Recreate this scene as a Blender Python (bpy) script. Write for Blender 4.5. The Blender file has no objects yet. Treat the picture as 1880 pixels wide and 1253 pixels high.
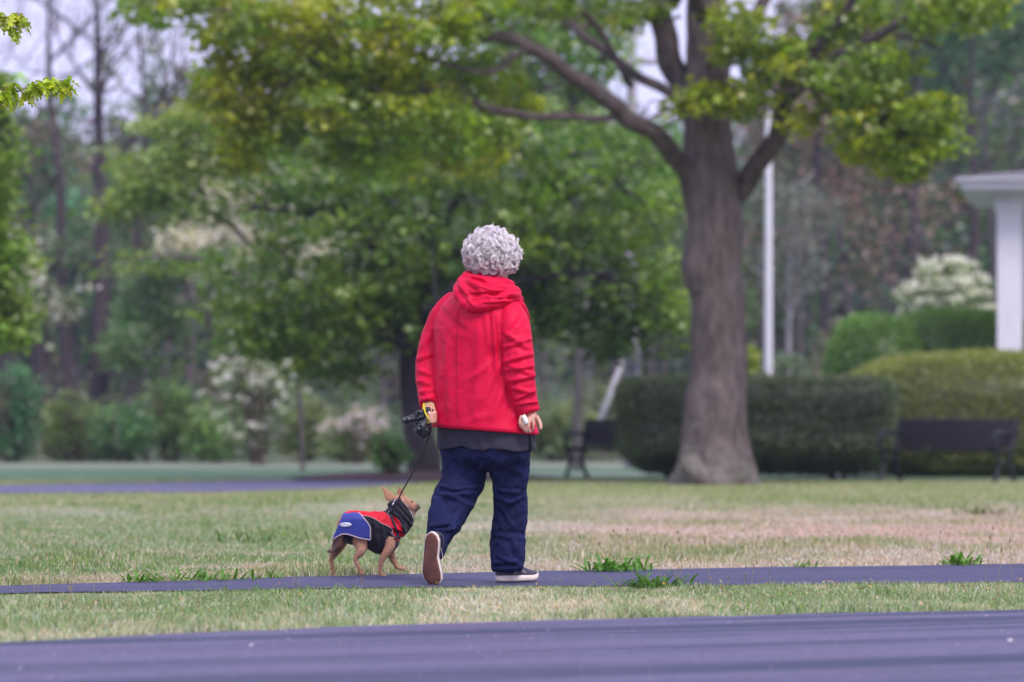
import bpy, math, random
import numpy as np
from mathutils import Vector, Matrix, noise as mnoise
from mathutils.bvhtree import BVHTree

sc = bpy.context.scene
C = sc.collection
random.seed(7)
RNG = np.random.default_rng(11)
R = math.radians

# ------------------------------------------------------------------ camera
F = 7838.0            # focal length in photo pixels (150 mm lens)
CAMH = 0.70
HAZE = 0.0004
HOR = 791.0           # horizon row
cam_d = bpy.data.cameras.new('camera')
cam = bpy.data.objects.new('camera', cam_d); C.objects.link(cam)
cam.location = (0, 0, CAMH); cam.rotation_euler = (R(90), 0, 0)
cam_d.sensor_width = 36; cam_d.lens = F * 36 / 1880
cam_d.shift_y = (HOR - 626.5) / 1880
cam_d.clip_end = 2000
cam_d.dof.use_dof = True
cam_d.dof.focus_distance = 19.35
cam_d.dof.aperture_fstop = 3.0
cam_d.dof.aperture_blades = 0
sc.camera = cam

# ------------------------------------------------------------------ world, sun, exposure
SUN_EL, SUN_AZ = R(52), R(150)     # azimuth clockwise from +Y: behind the camera, to the right
w = bpy.data.worlds.new("World"); sc.world = w; w.use_nodes = True
nt = w.node_tree; nt.nodes.clear()
out = nt.nodes.new('ShaderNodeOutputWorld'); bg = nt.nodes.new('ShaderNodeBackground')
sky = nt.nodes.new('ShaderNodeTexSky'); sky.sky_type = 'NISHITA'; sky.sun_disc = False
sky.sun_elevation = SUN_EL; sky.sun_rotation = SUN_AZ; sky.dust_density = 3; sky.air_density = 1.2
tc = nt.nodes.new('ShaderNodeTexCoord'); nz = nt.nodes.new('ShaderNodeTexNoise')
nz.inputs['Scale'].default_value = 2.2; nz.inputs['Detail'].default_value = 5
nt.links.new(tc.outputs['Generated'], nz.inputs['Vector'])
cl = nt.nodes.new('ShaderNodeMix'); cl.data_type = 'RGBA'
cl.inputs[6].default_value = (5.2, 5.2, 8.4, 1); cl.inputs[7].default_value = (8.2, 8.0, 11.0, 1)
nt.links.new(nz.outputs['Fac'], cl.inputs[0])
mx = nt.nodes.new('ShaderNodeMix'); mx.data_type = 'RGBA'; mx.inputs[0].default_value = 0.88
nt.links.new(sky.outputs[0], mx.inputs[6]); nt.links.new(cl.outputs[2], mx.inputs[7])
nt.links.new(mx.outputs[2], bg.inputs['Color']); bg.inputs['Strength'].default_value = 0.095
nt.links.new(bg.outputs[0], out.inputs[0])

sd = bpy.data.lights.new('sun', 'SUN'); sd.energy = 1.9; sd.angle = R(18); sd.color = (1.0, 0.93, 0.84)
so = bpy.data.objects.new('sun', sd); C.objects.link(so)
so.rotation_euler = (math.pi / 2 - SUN_EL, 0, math.pi - SUN_AZ)
so.location = (0, 0, 30)
sc.view_settings.view_transform = 'Standard'; sc.view_settings.look = 'None'
sc.view_settings.exposure = 0.68; sc.view_settings.gamma = 1.0; sc.view_settings.use_curve_mapping = False
cy = sc.cycles
cy.use_denoising = True; cy.max_bounces = 7; cy.diffuse_bounces = 4; cy.glossy_bounces = 2
cy.transmission_bounces = 4; cy.volume_bounces = 0; cy.use_adaptive_sampling = True; cy.adaptive_threshold = 0.015
cy.caustics_reflective = False; cy.caustics_refractive = False

# ------------------------------------------------------------------ helpers
def W(px, py, Y):
    return np.array([(px - 940.0) * Y / F, Y, CAMH + (HOR - py) * Y / F])

def hash3(ix, iy, iz, seed):
    h = (ix.astype(np.int64) * 374761393 + iy.astype(np.int64) * 668265263 + iz.astype(np.int64) * 2147483647 + seed * 144269) & 0x7fffffff
    h = ((h ^ (h >> 13)) * 1274126177) & 0x7fffffff
    h = (h ^ (h >> 16)) & 0xffff
    return h / 65535.0

def vn(p, s=1.0, seed=0):
    """smooth value noise 0..1 on an (n,3) or (n,2) array"""
    p = np.asarray(p, float) * s
    if p.shape[1] == 2: p = np.c_[p, np.zeros(len(p))]
    p = p + 1000.0
    i = np.floor(p).astype(np.int64); f = p - i; f = f * f * (3 - 2 * f)
    r = 0
    for dx in (0, 1):
        wx = f[:, 0] if dx else 1 - f[:, 0]
        for dy in (0, 1):
            wy = f[:, 1] if dy else 1 - f[:, 1]
            for dz in (0, 1):
                wz = f[:, 2] if dz else 1 - f[:, 2]
                r = r + wx * wy * wz * hash3(i[:, 0] + dx, i[:, 1] + dy, i[:, 2] + dz, seed)
    return r

def fbm(p, s=1.0, seed=0, o=4):
    a, t, r = 1.0, 0.0, 0.0
    for k in range(o):
        r = r + a * vn(p, s * 2 ** k, seed + k * 17); t += a; a *= 0.5
    return r / t

class MB:
    """collects verts, faces, per-face material index and colour"""
    def __init__(s): s.v = []; s.f = []; s.m = []; s.c = []; s.n = 0; s.hascol = False
    def add(s, v, f, m=0, col=None):
        v = np.asarray(v, float).reshape(-1, 3); f = [np.asarray(x, dtype=np.int64) + s.n for x in (f if isinstance(f, list) else [f])]
        s.v.append(v)
        nf = sum(len(x) if x.ndim == 2 else 1 for x in f)
        s.f.extend([x if x.ndim == 2 else x[None, :] for x in f])
        s.m.append(np.full(nf, m) if np.isscalar(m) else np.asarray(m))
        if col is None: col = np.ones((nf, 3))
        else:
            s.hascol = True
            col = np.asarray(col, float)
            if col.ndim == 1: col = np.tile(col, (nf, 1))
        s.c.append(col); s.n += len(v); return s
    def mesh(s, name, smooth=True):
        me = bpy.data.meshes.new(name)
        v = np.concatenate(s.v); me.vertices.add(len(v)); me.vertices.foreach_set('co', v.ravel().astype(np.float32))
        tot = np.concatenate([np.full(len(x), x.shape[1]) for x in s.f]); loops = np.concatenate([x.ravel() for x in s.f])
        me.loops.add(len(loops)); me.loops.foreach_set('vertex_index', loops.astype(np.int32))
        me.polygons.add(len(tot)); st = np.concatenate([[0], np.cumsum(tot)[:-1]])
        me.polygons.foreach_set('loop_start', st.astype(np.int32))
        me.polygons.foreach_set('material_index', np.concatenate(s.m).astype(np.int32))
        me.update(calc_edges=True)
        me.polygons.foreach_set('use_smooth', np.full(len(tot), smooth))
        if s.hascol:
            a = me.color_attributes.new('Col', 'FLOAT_COLOR', 'CORNER')
            c = np.repeat(np.concatenate(s.c), tot, axis=0); c = np.c_[c, np.ones(len(c))]
            a.data.foreach_set('color', c.ravel().astype(np.float32))
        me.validate(); me.update()
        return me
    def build(s, name, mats, parent=None, smooth=True, **props):
        me = s.mesh(name, smooth)
        return link(name, me, mats, parent, **props)

def link(name, me, mats, parent=None, **props):
    for m in (mats if isinstance(mats, (list, tuple)) else [mats]): me.materials.append(m)
    o = bpy.data.objects.new(name, me); C.objects.link(o)
    if parent is not None:
        o.parent = parent; o.matrix_parent_inverse = Matrix.Translation(-parent.location) if parent.type == 'EMPTY' else Matrix()
    for k, v in props.items(): o[k] = v
    return o

def thing(name, loc, label, category, group=None):
    o = bpy.data.objects.new(name, None); C.objects.link(o); o.location = tuple(float(x) for x in loc); o.empty_display_size = .2
    o['label'] = label; o['category'] = category
    if group: o['group'] = group
    return o

def frames(P):
    P = np.asarray(P, float); n = len(P)
    T = np.gradient(P, axis=0); T /= np.linalg.norm(T, axis=1)[:, None] + 1e-12
    up = np.array([0, 0, 1.0]) if abs(T[0][2]) < .9 else np.array([1.0, 0, 0])
    U = np.zeros((n, 3)); u = np.cross(T[0], up); u /= np.linalg.norm(u); U[0] = u
    for i in range(1, n):
        u = U[i - 1] - T[i] * U[i - 1].dot(T[i]); U[i] = u / (np.linalg.norm(u) + 1e-12)
    return T, U, np.cross(T, U)

def resample(P, Rr, n):
    P = np.asarray(P, float); Rr = np.asarray(Rr, float)
    # catmull-rom
    k = len(P); t = np.linspace(0, k - 1, n); i = np.minimum(t.astype(int), k - 2); f = (t - i)[:, None]
    Q = np.c_[P, Rr]; Qe = np.vstack([2 * Q[0] - Q[1], Q, 2 * Q[-1] - Q[-2]])
    p0, p1, p2, p3 = Qe[i], Qe[i + 1], Qe[i + 2], Qe[i + 3]
    o = .5 * (2 * p1 + (p2 - p0) * f + (2 * p0 - 5 * p1 + 4 * p2 - p3) * f ** 2 + (3 * p1 - p0 - 3 * p2 + p3) * f ** 3)
    return o[:, :3], np.maximum(o[:, 3], .0003)

def tube(P, Rr, ns=8, n=None, cap=True, flat=None):
    P = np.asarray(P, float); Rr = np.full(len(P), Rr, float) if np.isscalar(Rr) else np.asarray(Rr, float)
    if n: P, Rr = resample(P, Rr, n)
    T, U, V = frames(P); a = np.linspace(0, 2 * np.pi, ns, endpoint=False)
    fu = 1 if flat is None else flat
    v = P[:, None, :] + Rr[:, None, None] * (np.cos(a)[None, :, None] * U[:, None, :] + fu * np.sin(a)[None, :, None] * V[:, None, :])
    return gridfaces(v, cap)

def gridfaces(v, cap=True, closed=True):
    n, ns = v.shape[:2]
    i = np.arange(n - 1)[:, None]; j = np.arange(ns if closed else ns - 1)[None, :]; j2 = (j + 1) % ns
    q = np.stack([i * ns + j, i * ns + j2, (i + 1) * ns + j2, (i + 1) * ns + j], -1).reshape(-1, 4)
    f = [q]
    if cap and closed: f += [np.arange(ns)[::-1], np.arange(ns) + (n - 1) * ns]
    return v.reshape(-1, 3), f

def box(c, s, rz=0, M=None):
    c = np.asarray(c, float); h = np.asarray(s, float) / 2
    v = np.array([[x, y, z] for z in (-1, 1) for y in (-1, 1) for x in (-1, 1)]) * h
    if M is not None: v = v @ np.asarray(M).T
    if rz: cr, sr = math.cos(rz), math.sin(rz); v = v @ np.array([[cr, sr, 0], [-sr, cr, 0], [0, 0, 1]])
    f = np.array([[0, 2, 3, 1], [4, 5, 7, 6], [0, 1, 5, 4], [2, 6, 7, 3], [0, 4, 6, 2], [1, 3, 7, 5]])
    return v + c, f

def bbox(c, s, b=.006, rz=0):
    """box with bevelled vertical & horizontal edges"""
    c = np.asarray(c, float); h = np.asarray(s, float) / 2; b = min(b, *(h * .6))
    def ring(z, hx, hy): return [[hx, -hy + b, z], [hx, hy - b, z], [hx - b, hy, z], [-hx + b, hy, z], [-hx, hy - b, z], [-hx, -hy + b, z], [-hx + b, -hy, z], [hx - b, -hy, z]]
    v = np.array([ring(-h[2], h[0] - b, h[1] - b), ring(-h[2] + b, h[0], h[1]), ring(h[2] - b, h[0], h[1]), ring(h[2], h[0] - b, h[1] - b)])
    if rz: cr, sr = math.cos(rz), math.sin(rz); v = v @ np.array([[cr, sr, 0], [-sr, cr, 0], [0, 0, 1]])
    return gridfaces(v + c)

def ell(c, r, n=10, ns=14, M=None):
    t = np.linspace(.02, math.pi - .02, n); a = np.linspace(0, 2 * math.pi, ns, endpoint=False)
    v = np.stack([np.sin(t)[:, None] * np.cos(a), np.sin(t)[:, None] * np.sin(a), -np.cos(t)[:, None] * np.ones(ns)], -1) * np.asarray(r, float)
    if M is not None: v = v @ np.asarray(M).T
    return gridfaces(v + np.asarray(c, float))

# ------------------------------------------------------------------ materials
def mat(name, base, rough=.7, bump=0, bscale=50, var=0, vscale=8, spec=.3, sheen=0, metal=0, useattr=False, stretch=None, coat=0, bumpdist=.01, detail=4, sss=0):
    m = bpy.data.materials.new(name); m.use_nodes = True; t = m.node_tree; b = t.nodes['Principled BSDF']
    b.inputs['Base Color'].default_value = (*base, 1); b.inputs['Roughness'].default_value = rough
    b.inputs['Specular IOR Level'].default_value = spec; b.inputs['Metallic'].default_value = metal
    if sheen: b.inputs['Sheen Weight'].default_value = sheen
    if coat: b.inputs['Coat Weight'].default_value = coat
    if sss:
        b.inputs['Subsurface Weight'].default_value = sss; b.inputs['Subsurface Radius'].default_value = (.01, .004, .002); b.inputs['Subsurface Scale'].default_value = 1
    co = t.nodes.new('ShaderNodeTexCoord').outputs['Object']
    if stretch:
        mp = t.nodes.new('ShaderNodeMapping'); mp.inputs['Scale'].default_value = stretch
        t.links.new(co, mp.inputs[0]); co = mp.outputs[0]
    col = None
    if useattr:
        a = t.nodes.new('ShaderNodeAttribute'); a.attribute_name = 'Col'; col = a.outputs['Color']
        t.links.new(col, b.inputs['Base Color'])
    if var:
        n = t.nodes.new('ShaderNodeTexNoise'); n.inputs['Scale'].default_value = vscale; n.inputs['Detail'].default_value = detail
        t.links.new(co, n.inputs['Vector'])
        r = t.nodes.new('ShaderNodeMapRange'); r.inputs[1].default_value = .25; r.inputs[2].default_value = .75
        r.inputs[3].default_value = 1 - var; r.inputs[4].default_value = 1 + var
        t.links.new(n.outputs['Fac'], r.inputs[0])
        x = t.nodes.new('ShaderNodeVectorMath'); x.operation = 'SCALE'
        if col is not None: t.links.new(col, x.inputs[0])
        else: x.inputs[0].default_value = base
        t.links.new(r.outputs[0], x.inputs['Scale']); t.links.new(x.outputs[0], b.inputs['Base Color'])
    if bump:
        n = t.nodes.new('ShaderNodeTexNoise'); n.inputs['Scale'].default_value = bscale; n.inputs['Detail'].default_value = 5
        t.links.new(co, n.inputs['Vector'])
        bp = t.nodes.new('ShaderNodeBump'); bp.inputs['Strength'].default_value = bump; bp.inputs['Distance'].default_value = bumpdist
        t.links.new(n.outputs['Fac'], bp.inputs['Height']); t.links.new(bp.outputs[0], b.inputs['Normal'])
    return m

def leafmat(name, trans=.4, gloss=.08):
    m = bpy.data.materials.new(name); m.use_nodes = True; t = m.node_tree; t.nodes.clear()
    o = t.nodes.new('ShaderNodeOutputMaterial'); a = t.nodes.new('ShaderNodeAttribute'); a.attribute_name = 'Col'
    d = t.nodes.new('ShaderNodeBsdfDiffuse'); tr = t.nodes.new('ShaderNodeBsdfTranslucent'); mx = t.nodes.new('ShaderNodeMixShader')
    g = t.nodes.new('ShaderNodeBsdfGlossy'); g.inputs['Roughness'].default_value = .45; m2 = t.nodes.new('ShaderNodeMixShader')
    mx.inputs[0].default_value = trans; m2.inputs[0].default_value = gloss
    x = t.nodes.new('ShaderNodeVectorMath'); x.operation = 'MULTIPLY'; x.inputs[1].default_value = (1.3, 1.4, .6)
    t.links.new(a.outputs['Color'], x.inputs[0]); t.links.new(x.outputs[0], tr.inputs['Color'])
    t.links.new(a.outputs['Color'], d.inputs['Color']); t.links.new(d.outputs[0], mx.inputs[1]); t.links.new(tr.outputs[0], mx.inputs[2])
    t.links.new(mx.outputs[0], m2.inputs[1]); t.links.new(g.outputs[0], m2.inputs[2]); t.links.new(m2.outputs[0], o.inputs[0])
    return m

M_leaf = leafmat('leaf', .48); M_grass = leafmat('grass_blade', .3, .04); M_petal = leafmat('petal', .25, .0)
M_bark = mat('grey_bark', (.155, .123, .122), .95, bump=1.0, bscale=9, var=.5, vscale=4, stretch=(3, 3, .8), bumpdist=.06, detail=9, spec=.1)
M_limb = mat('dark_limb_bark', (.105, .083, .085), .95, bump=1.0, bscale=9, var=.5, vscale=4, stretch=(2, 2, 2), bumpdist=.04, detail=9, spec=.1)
M_darkbark = mat('dark_bark', (.05, .04, .05), .9, bump=.8, bscale=10, var=.4, vscale=4, stretch=(2, 2, .5), bumpdist=.04)
M_stem = mat('green_stem', (.08, .12, .03), .8)
M_iron = mat('black_cast_iron', (.012, .014, .022), .5, spec=.3, bump=.2, bscale=60)
M_twig = mat('twig_bark', (.13, .08, .06), .8, var=.3, vscale=30)

# ------------------------------------------------------------------ leaves
def unit(v): return v / (np.linalg.norm(v, axis=-1, keepdims=True) + 1e-9)

def add_leaves(mb, P, size, cols, tilt=1.0, ratio=.8, rng=RNG, m=0, droop=.3):
    """folded kite-shaped leaves, one quad each, at points P"""
    n = len(P)
    if n == 0: return
    a = rng.uniform(0, 2 * np.pi, n)
    d = np.c_[np.cos(a), np.sin(a), rng.normal(-droop, .4, n)]; d = unit(d)
    nrm = unit(np.c_[rng.normal(0, tilt, n), rng.normal(0, tilt, n), np.ones(n)])
    s = unit(np.cross(nrm, d)); nn = np.cross(d, s)
    L = size * rng.uniform(.7, 1.3, n)[:, None]; Wd = L * ratio * .5
    fold = rng.uniform(-.1, .35, n)[:, None]
    v = np.stack([P, P + d * L * .45 + s * Wd + nn * Wd * fold, P + d * L, P + d * L * .45 - s * Wd + nn * Wd * fold], 1)
    f = np.arange(n * 4).reshape(n, 4)
    mb.add(v, [f], m, cols)

def jitcol(base, n, rng=RNG, val=.3, hue=.12):
    base = np.asarray(base, float)
    k = np.exp(rng.normal(0, val, n))[:, None]
    h = rng.normal(0, hue, n)
    c = np.tile(base, (n, 1)) if base.ndim == 1 else base
    return np.clip(c * k * np.c_[1 + h, np.ones(n), 1 - h * .6], .002, .9)

def clusters(centers, n_each, rad, flat=.6, rng=RNG):
    k = len(centers); o = rng.normal(0, 1, (k, n_each, 3)); o = unit(o) * (rng.uniform(0, 1, (k, n_each, 1)) ** .5)
    o *= np.array([rad, rad, rad * flat])
    return (centers[:, None, :] + o).reshape(-1, 3)

def blob_points(blobs, Y, rng=RNG, depth=None):
    """blobs: (px,py,rx,ry,nclusters[,dy,ry_depth]) on the plane Y -> cluster centres"""
    out_ = []
    for b in blobs:
        px, py, rx, ry, n = b[:5]; dy = b[5] if len(b) > 5 else 0; dep = b[6] if len(b) > 6 else max(rx, ry) * Y / F * .8
        c = W(px, py, Y + dy); o = unit(rng.normal(0, 1, (n, 3))) * rng.uniform(.0, 1, (n, 1)) ** .4
        out_.append(c + o * np.array([rx * Y / F, dep, ry * Y / F]))
    return np.concatenate(out_)

def limb(mb, pts, rad, ns=8, n=None, m=0, wob=0, flare=0):
    P = np.array(pts, float)
    n = n or max(6, len(P) * 5)
    P2, R2 = resample(P, rad, n)
    if wob:
        P2[1:-1] += (np.array([[mnoise.noise(Vector(tuple(p * 2.1 + k * 9))) for k in range(3)] for p in P2[1:-1]])) * wob * R2[1:-1, None] * 2
    T, U, V = frames(P2); a = np.linspace(0, 2 * np.pi, ns, endpoint=False)
    v = P2[:, None, :] + R2[:, None, None] * (np.cos(a)[None, :, None] * U[:, None, :] + np.sin(a)[None, :, None] * V[:, None, :])
    if wob:
        q = v.reshape(-1, 3); k = (vn(q, 2.5 / max(rad[0], .05) * .25, 5) - .5) * .25
        v = v + (v - P2[:, None, :]) * k.reshape(n, ns)[..., None] * .5
    if flare:
        h_ = (P2[:, 2] - P2[0, 2]); kf = np.exp(-h_ / .32)[:, None]
        lob = flare * kf * (.55 * np.cos(5 * a + .6)[None, :] + .35 * np.cos(3 * a + 2)[None, :] + .25)
        rid = .012 * np.cos(11 * a[None, :] + 2.5 * np.sin(h_[:, None] * 1.1)) + .010 * np.cos(17 * a[None, :] + 3 * np.sin(h_[:, None] * .8))
        v = v + (v - P2[:, None, :]) * (lob + rid)[..., None]
    mb.add(*gridfaces(v), m)
    return P2, R2

# grey green lichen low on the big trunk
def add_lichen(m, ztop):
    t = m.node_tree; b = t.nodes['Principled BSDF']; L = t.links.new; src = b.inputs['Base Color'].links[0].from_socket
    co = t.nodes.new('ShaderNodeTexCoord').outputs['Object']; n = t.nodes.new('ShaderNodeTexNoise'); n.inputs['Scale'].default_value = 9; n.inputs['Detail'].default_value = 6; L(co, n.inputs['Vector'])
    n2 = t.nodes.new('ShaderNodeTexNoise'); n2.inputs['Scale'].default_value = 1.6; n2.inputs['Detail'].default_value = 3; L(co, n2.inputs['Vector'])
    sp = t.nodes.new('ShaderNodeSeparateXYZ'); L(co, sp.inputs[0]); r = t.nodes.new('ShaderNodeMapRange'); r.inputs[1].default_value = ztop; r.inputs[2].default_value = 0.1; r.inputs[3].default_value = -.12; r.inputs[4].default_value = .22; L(sp.outputs['Z'], r.inputs[0])
    a1 = t.nodes.new('ShaderNodeMath'); a1.operation = 'ADD'; L(n.outputs['Fac'], a1.inputs[0]); L(r.outputs[0], a1.inputs[1])
    a2 = t.nodes.new('ShaderNodeMath'); a2.operation = 'MULTIPLY_ADD'; a2.inputs[1].default_value = .6; L(n2.outputs['Fac'], a2.inputs[0]); L(a1.outputs[0], a2.inputs[2])
    f = t.nodes.new('ShaderNodeMapRange'); f.inputs[1].default_value = .92; f.inputs[2].default_value = 1.08; f.inputs[4].default_value = .6; L(a2.outputs[0], f.inputs[0])
    x = t.nodes.new('ShaderNodeMix'); x.data_type = 'RGBA'; x.inputs[7].default_value = (.24, .24, .20, 1); L(f.outputs[0], x.inputs[0]); L(src, x.inputs[6]); L(x.outputs[2], b.inputs['Base Color'])
add_lichen(M_bark, 1.6)
# ------------------------------------------------------------------ ground
def interp_line(pts):
    """pts: (px,py) of an edge on flat ground -> X,Y arrays extended outwards"""
    P = np.array([[(px - 940) * (CAMH * F / (py - HOR)) / F, CAMH * F / (py - HOR)] for px, py in pts])
    a = P[0] - (P[1] - P[0]) / np.linalg.norm(P[1] - P[0]) * 14; b = P[-1] + (P[-1] - P[-2]) / np.linalg.norm(P[-1] - P[-2]) * 14
    return np.vstack([a, P, b])
ROAD_E = interp_line([(0, 1182), (400, 1164), (700, 1151), (940, 1144), (1300, 1134), (1880, 1122)])
PATH_N = interp_line([(0, 1093), (600, 1083), (940, 1080), (1400, 1076), (1880, 1072)])
PATH_F = interp_line([(0, 1079), (300, 1070), (600, 1061), (940, 1052), (1400, 1045), (1880, 1038)])
ey = lambda E, x: np.interp(x, E[:, 0], E[:, 1])

XH = np.array([-600, -300, 0, 300, 500, 750, 1000, 1200, 1400, 1500, 1600, 1880, 2400, 3200])
TOPPY = np.array([250, 235, 262, 240, 190, 175, 150, 235, 255, 150, 20, -90, -150, -150])
def wood_top(x, y):
    px = 940 + x / y * F
    return CAMH + (HOR - np.interp(px, XH, TOPPY)) * 200 / F
def terrain(x, y):
    t = np.clip((y - 112) / 90, 0, 1.6); t = t * t * (3 - 2 * np.clip(t, 0, 1)) if np.isscalar(t) else np.clip(t, 0, 1) ** 2 * (3 - 2 * np.clip(t, 0, 1))
    return t * np.maximum(wood_top(x, np.maximum(y, 60)) - 11, 0)

def gcol(x, y):
    p = np.c_[x, y]
    n1 = fbm(p * [1, .45], .8, 3, 4); n2 = fbm(p * [1, .5], .35, 9, 3); n3 = fbm(p, 3.0, 21, 3)
    green = np.array([.17, .25, .10]); straw = np.array([.44, .36, .29]); pink = np.array([.52, .36, .33]); blue = np.array([.06, .14, .085]); pale = np.array([.36, .37, .29]); yel = np.array([.23, .27, .09])
    def mixc(a, b, t): return a + (b - a) * np.clip(t, 0, 1)[:, None]
    c = mixc(np.tile(green, (len(x), 1)), pale, (n1 - .46) * 7.0)
    c = mixc(c, straw, (n3 - .54) * 6)
    # pinkish thatch further out on the right of the meadow
    px = 940 + x / np.maximum(y, 1) * F
    band = np.exp(-((y - 31) / 9) ** 2) * np.clip((px - 850) / 300, 0, 1)
    c = mixc(c, pink, band * .75 * (.45 + n2 * 1.0))
    band2 = np.exp(-((y - 29) / 8) ** 2) * np.clip((750 - px) / 300, 0, 1)
    c = mixc(c, green * .95, band2 * (n1 - .3) * 3)
    c = mixc(c, straw, np.exp(-((y - ey(PATH_F, x) - .5) / .7) ** 2) * .85)
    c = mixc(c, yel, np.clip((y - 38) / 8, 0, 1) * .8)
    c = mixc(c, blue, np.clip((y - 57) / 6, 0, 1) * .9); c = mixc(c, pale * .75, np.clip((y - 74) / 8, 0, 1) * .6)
    return c

xs = np.r_[-260, -200, -120, -80, -60, -45, np.arange(-34, 34.1, .34), 45, 60, 80, 120, 200, 260]
ys = np.r_[-40, -20, 0, 6, np.arange(9, 45, .3), np.arange(45, 120, 1.2), np.arange(120, 340, 8)]
gx, gy = np.meshgrid(xs, ys); gz = terrain(gx.ravel(), gy.ravel()).reshape(gx.shape)
gz = np.where(gy > 112, gz, 0)
V = np.stack([gx, gy, gz], -1)
v, f = gridfaces(V, closed=False)
q = f[0]; ctr = v[q].mean(1)
M_ground = mat('meadow_soil', (.2, .2, .1), .95, bump=.6, bscale=40, var=.35, vscale=22, useattr=True, bumpdist=.03)
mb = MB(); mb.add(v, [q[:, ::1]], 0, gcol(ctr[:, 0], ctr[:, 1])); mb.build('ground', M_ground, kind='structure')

def ribbon(name, near, far, z, m, ny=6, **p):
    n = 160; x0 = max(near[0, 0], far[0, 0]); x1 = min(near[-1, 0], far[-1, 0]); x = np.linspace(x0, x1, n)
    yn, yf = ey(near, x), ey(far, x)
    yn = yn + (vn(np.c_[x, x * 0], 4, 5) - .5) * .10 + (vn(np.c_[x, x * 0], 14, 8) - .5) * .05
    yf = yf + (vn(np.c_[x, x * 0], 5, 7) - .5) * .14 + (vn(np.c_[x, x * 0], 14, 9) - .5) * .05
    t = np.linspace(0, 1, ny)[:, None]
    g = np.stack([np.tile(x, (ny, 1)), yn + (yf - yn) * t, np.full((ny, n), z)], -1)
    v, f = gridfaces(g, closed=False); mb = MB(); mb.add(v, f); return mb.build(name, m, **p)

def asphalt(name, c1, c2, angle, rough, streak):
    m = bpy.data.materials.new(name); m.use_nodes = True; t = m.node_tree; b = t.nodes['Principled BSDF']
    L = t.links.new
    co = t.nodes.new('ShaderNodeTexCoord').outputs['Object']
    mp = t.nodes.new('ShaderNodeMapping'); mp.vector_type = 'TEXTURE'; mp.inputs['Rotation'].default_value = (0, 0, angle); mp.inputs['Scale'].default_value = (14, .55, 1)
    L(co, mp.inputs[0])
    n1 = t.nodes.new('ShaderNodeTexNoise'); n1.inputs['Scale'].default_value = 1.0; n1.inputs['Detail'].default_value = 5; n1.inputs['Roughness'].default_value = .6; L(mp.outputs[0], n1.inputs['Vector'])
    n2 = t.nodes.new('ShaderNodeTexNoise'); n2.inputs['Scale'].default_value = 60; n2.inputs['Detail'].default_value = 3; L(co, n2.inputs['Vector'])
    n3 = t.nodes.new('ShaderNodeTexNoise'); n3.inputs['Scale'].default_value = 1.3; n3.inputs['Detail'].default_value = 6; L(co, n3.inputs['Vector'])
    r = t.nodes.new('ShaderNodeMapRange'); r.inputs[1].default_value = .40; r.inputs[2].default_value = .60; L(n1.outputs['Fac'], r.inputs[0])
    x = t.nodes.new('ShaderNodeMix'); x.data_type = 'RGBA'; x.inputs[6].default_value = (*c1, 1); x.inputs[7].default_value = (*c2, 1)
    ad = t.nodes.new('ShaderNodeMath'); ad.operation = 'MULTIPLY_ADD'; ad.inputs[1].default_value = streak; ad.inputs[2].default_value = .5 - streak / 2; L(r.outputs[0], ad.inputs[0])
    ad2 = t.nodes.new('ShaderNodeMath'); ad2.operation = 'MULTIPLY_ADD'; ad2.inputs[1].default_value = .9; L(n3.outputs['Fac'], ad2.inputs[0]); 
    sb = t.nodes.new('ShaderNodeMath'); sb.operation = 'SUBTRACT'; sb.inputs[1].default_value = .45; L(ad.outputs[0], sb.inputs[0]); L(sb.outputs[0], ad2.inputs[2])
    L(ad2.outputs[0], x.inputs[0])
    sp = t.nodes.new('ShaderNodeMapRange'); sp.inputs[1].default_value = .3; sp.inputs[2].default_value = .7; sp.inputs[3].default_value = .55; sp.inputs[4].default_value = 1.55; L(n2.outputs['Fac'], sp.inputs[0])
    s = t.nodes.new('ShaderNodeVectorMath'); s.operation = 'SCALE'; L(x.outputs[2], s.inputs[0]); L(sp.outputs[0], s.inputs['Scale']); L(s.outputs[0], b.inputs['Base Color'])
    b.inputs['Roughness'].default_value = rough; b.inputs['Specular IOR Level'].default_value = .35
    bp = t.nodes.new('ShaderNodeBump'); bp.inputs['Strength'].default_value = .5; bp.inputs['Distance'].default_value = .004; L(n2.outputs['Fac'], bp.inputs['Height']); L(bp.outputs[0], b.inputs['Normal'])
    return m
M_road = asphalt('road_asphalt', (.018, .024, .064), (.088, .076, .148), R(30), .62, 1.9)
M_path = asphalt('path_asphalt', (.034, .036, .082), (.056, .052, .115), R(20), .7, .7)
NEAR = ROAD_E.copy(); NEAR[:, 1] -= 11
ribbon('road', NEAR, ROAD_E, .006, M_road, 40, kind='structure')
ribbon('path', PATH_N, PATH_F, .008, M_path, 8, kind='structure')
def edgeY(pts): return np.array([[(px - 940) * Y / F, Y] for px, Y in pts])
LN = edgeY([(-900, 44), (0, 47.3), (400, 48.3), (600, 51), (740, 55.5), (830, 60)]); LF = edgeY([(-900, 52), (0, 54), (400, 58), (600, 60.5), (740, 62.5), (830, 64)])
ribbon('lane', LN, LF, .010, asphalt('lane_asphalt', (.085, .085, .16), (.13, .125, .22), R(5), .8, .4), 6, kind='structure')
FN = edgeY([(905, 63.8), (1000, 65.5), (1300, 67), (1880, 64.4), (2600, 60)]); FF = edgeY([(905, 65), (1000, 67), (1300, 68.6), (1880, 66.2), (2600, 62)])
ribbon('footpath', FN, FF, .012, mat('pale_concrete', (.36, .36, .36), .9, var=.15, vscale=2), 4, kind='structure')
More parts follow.
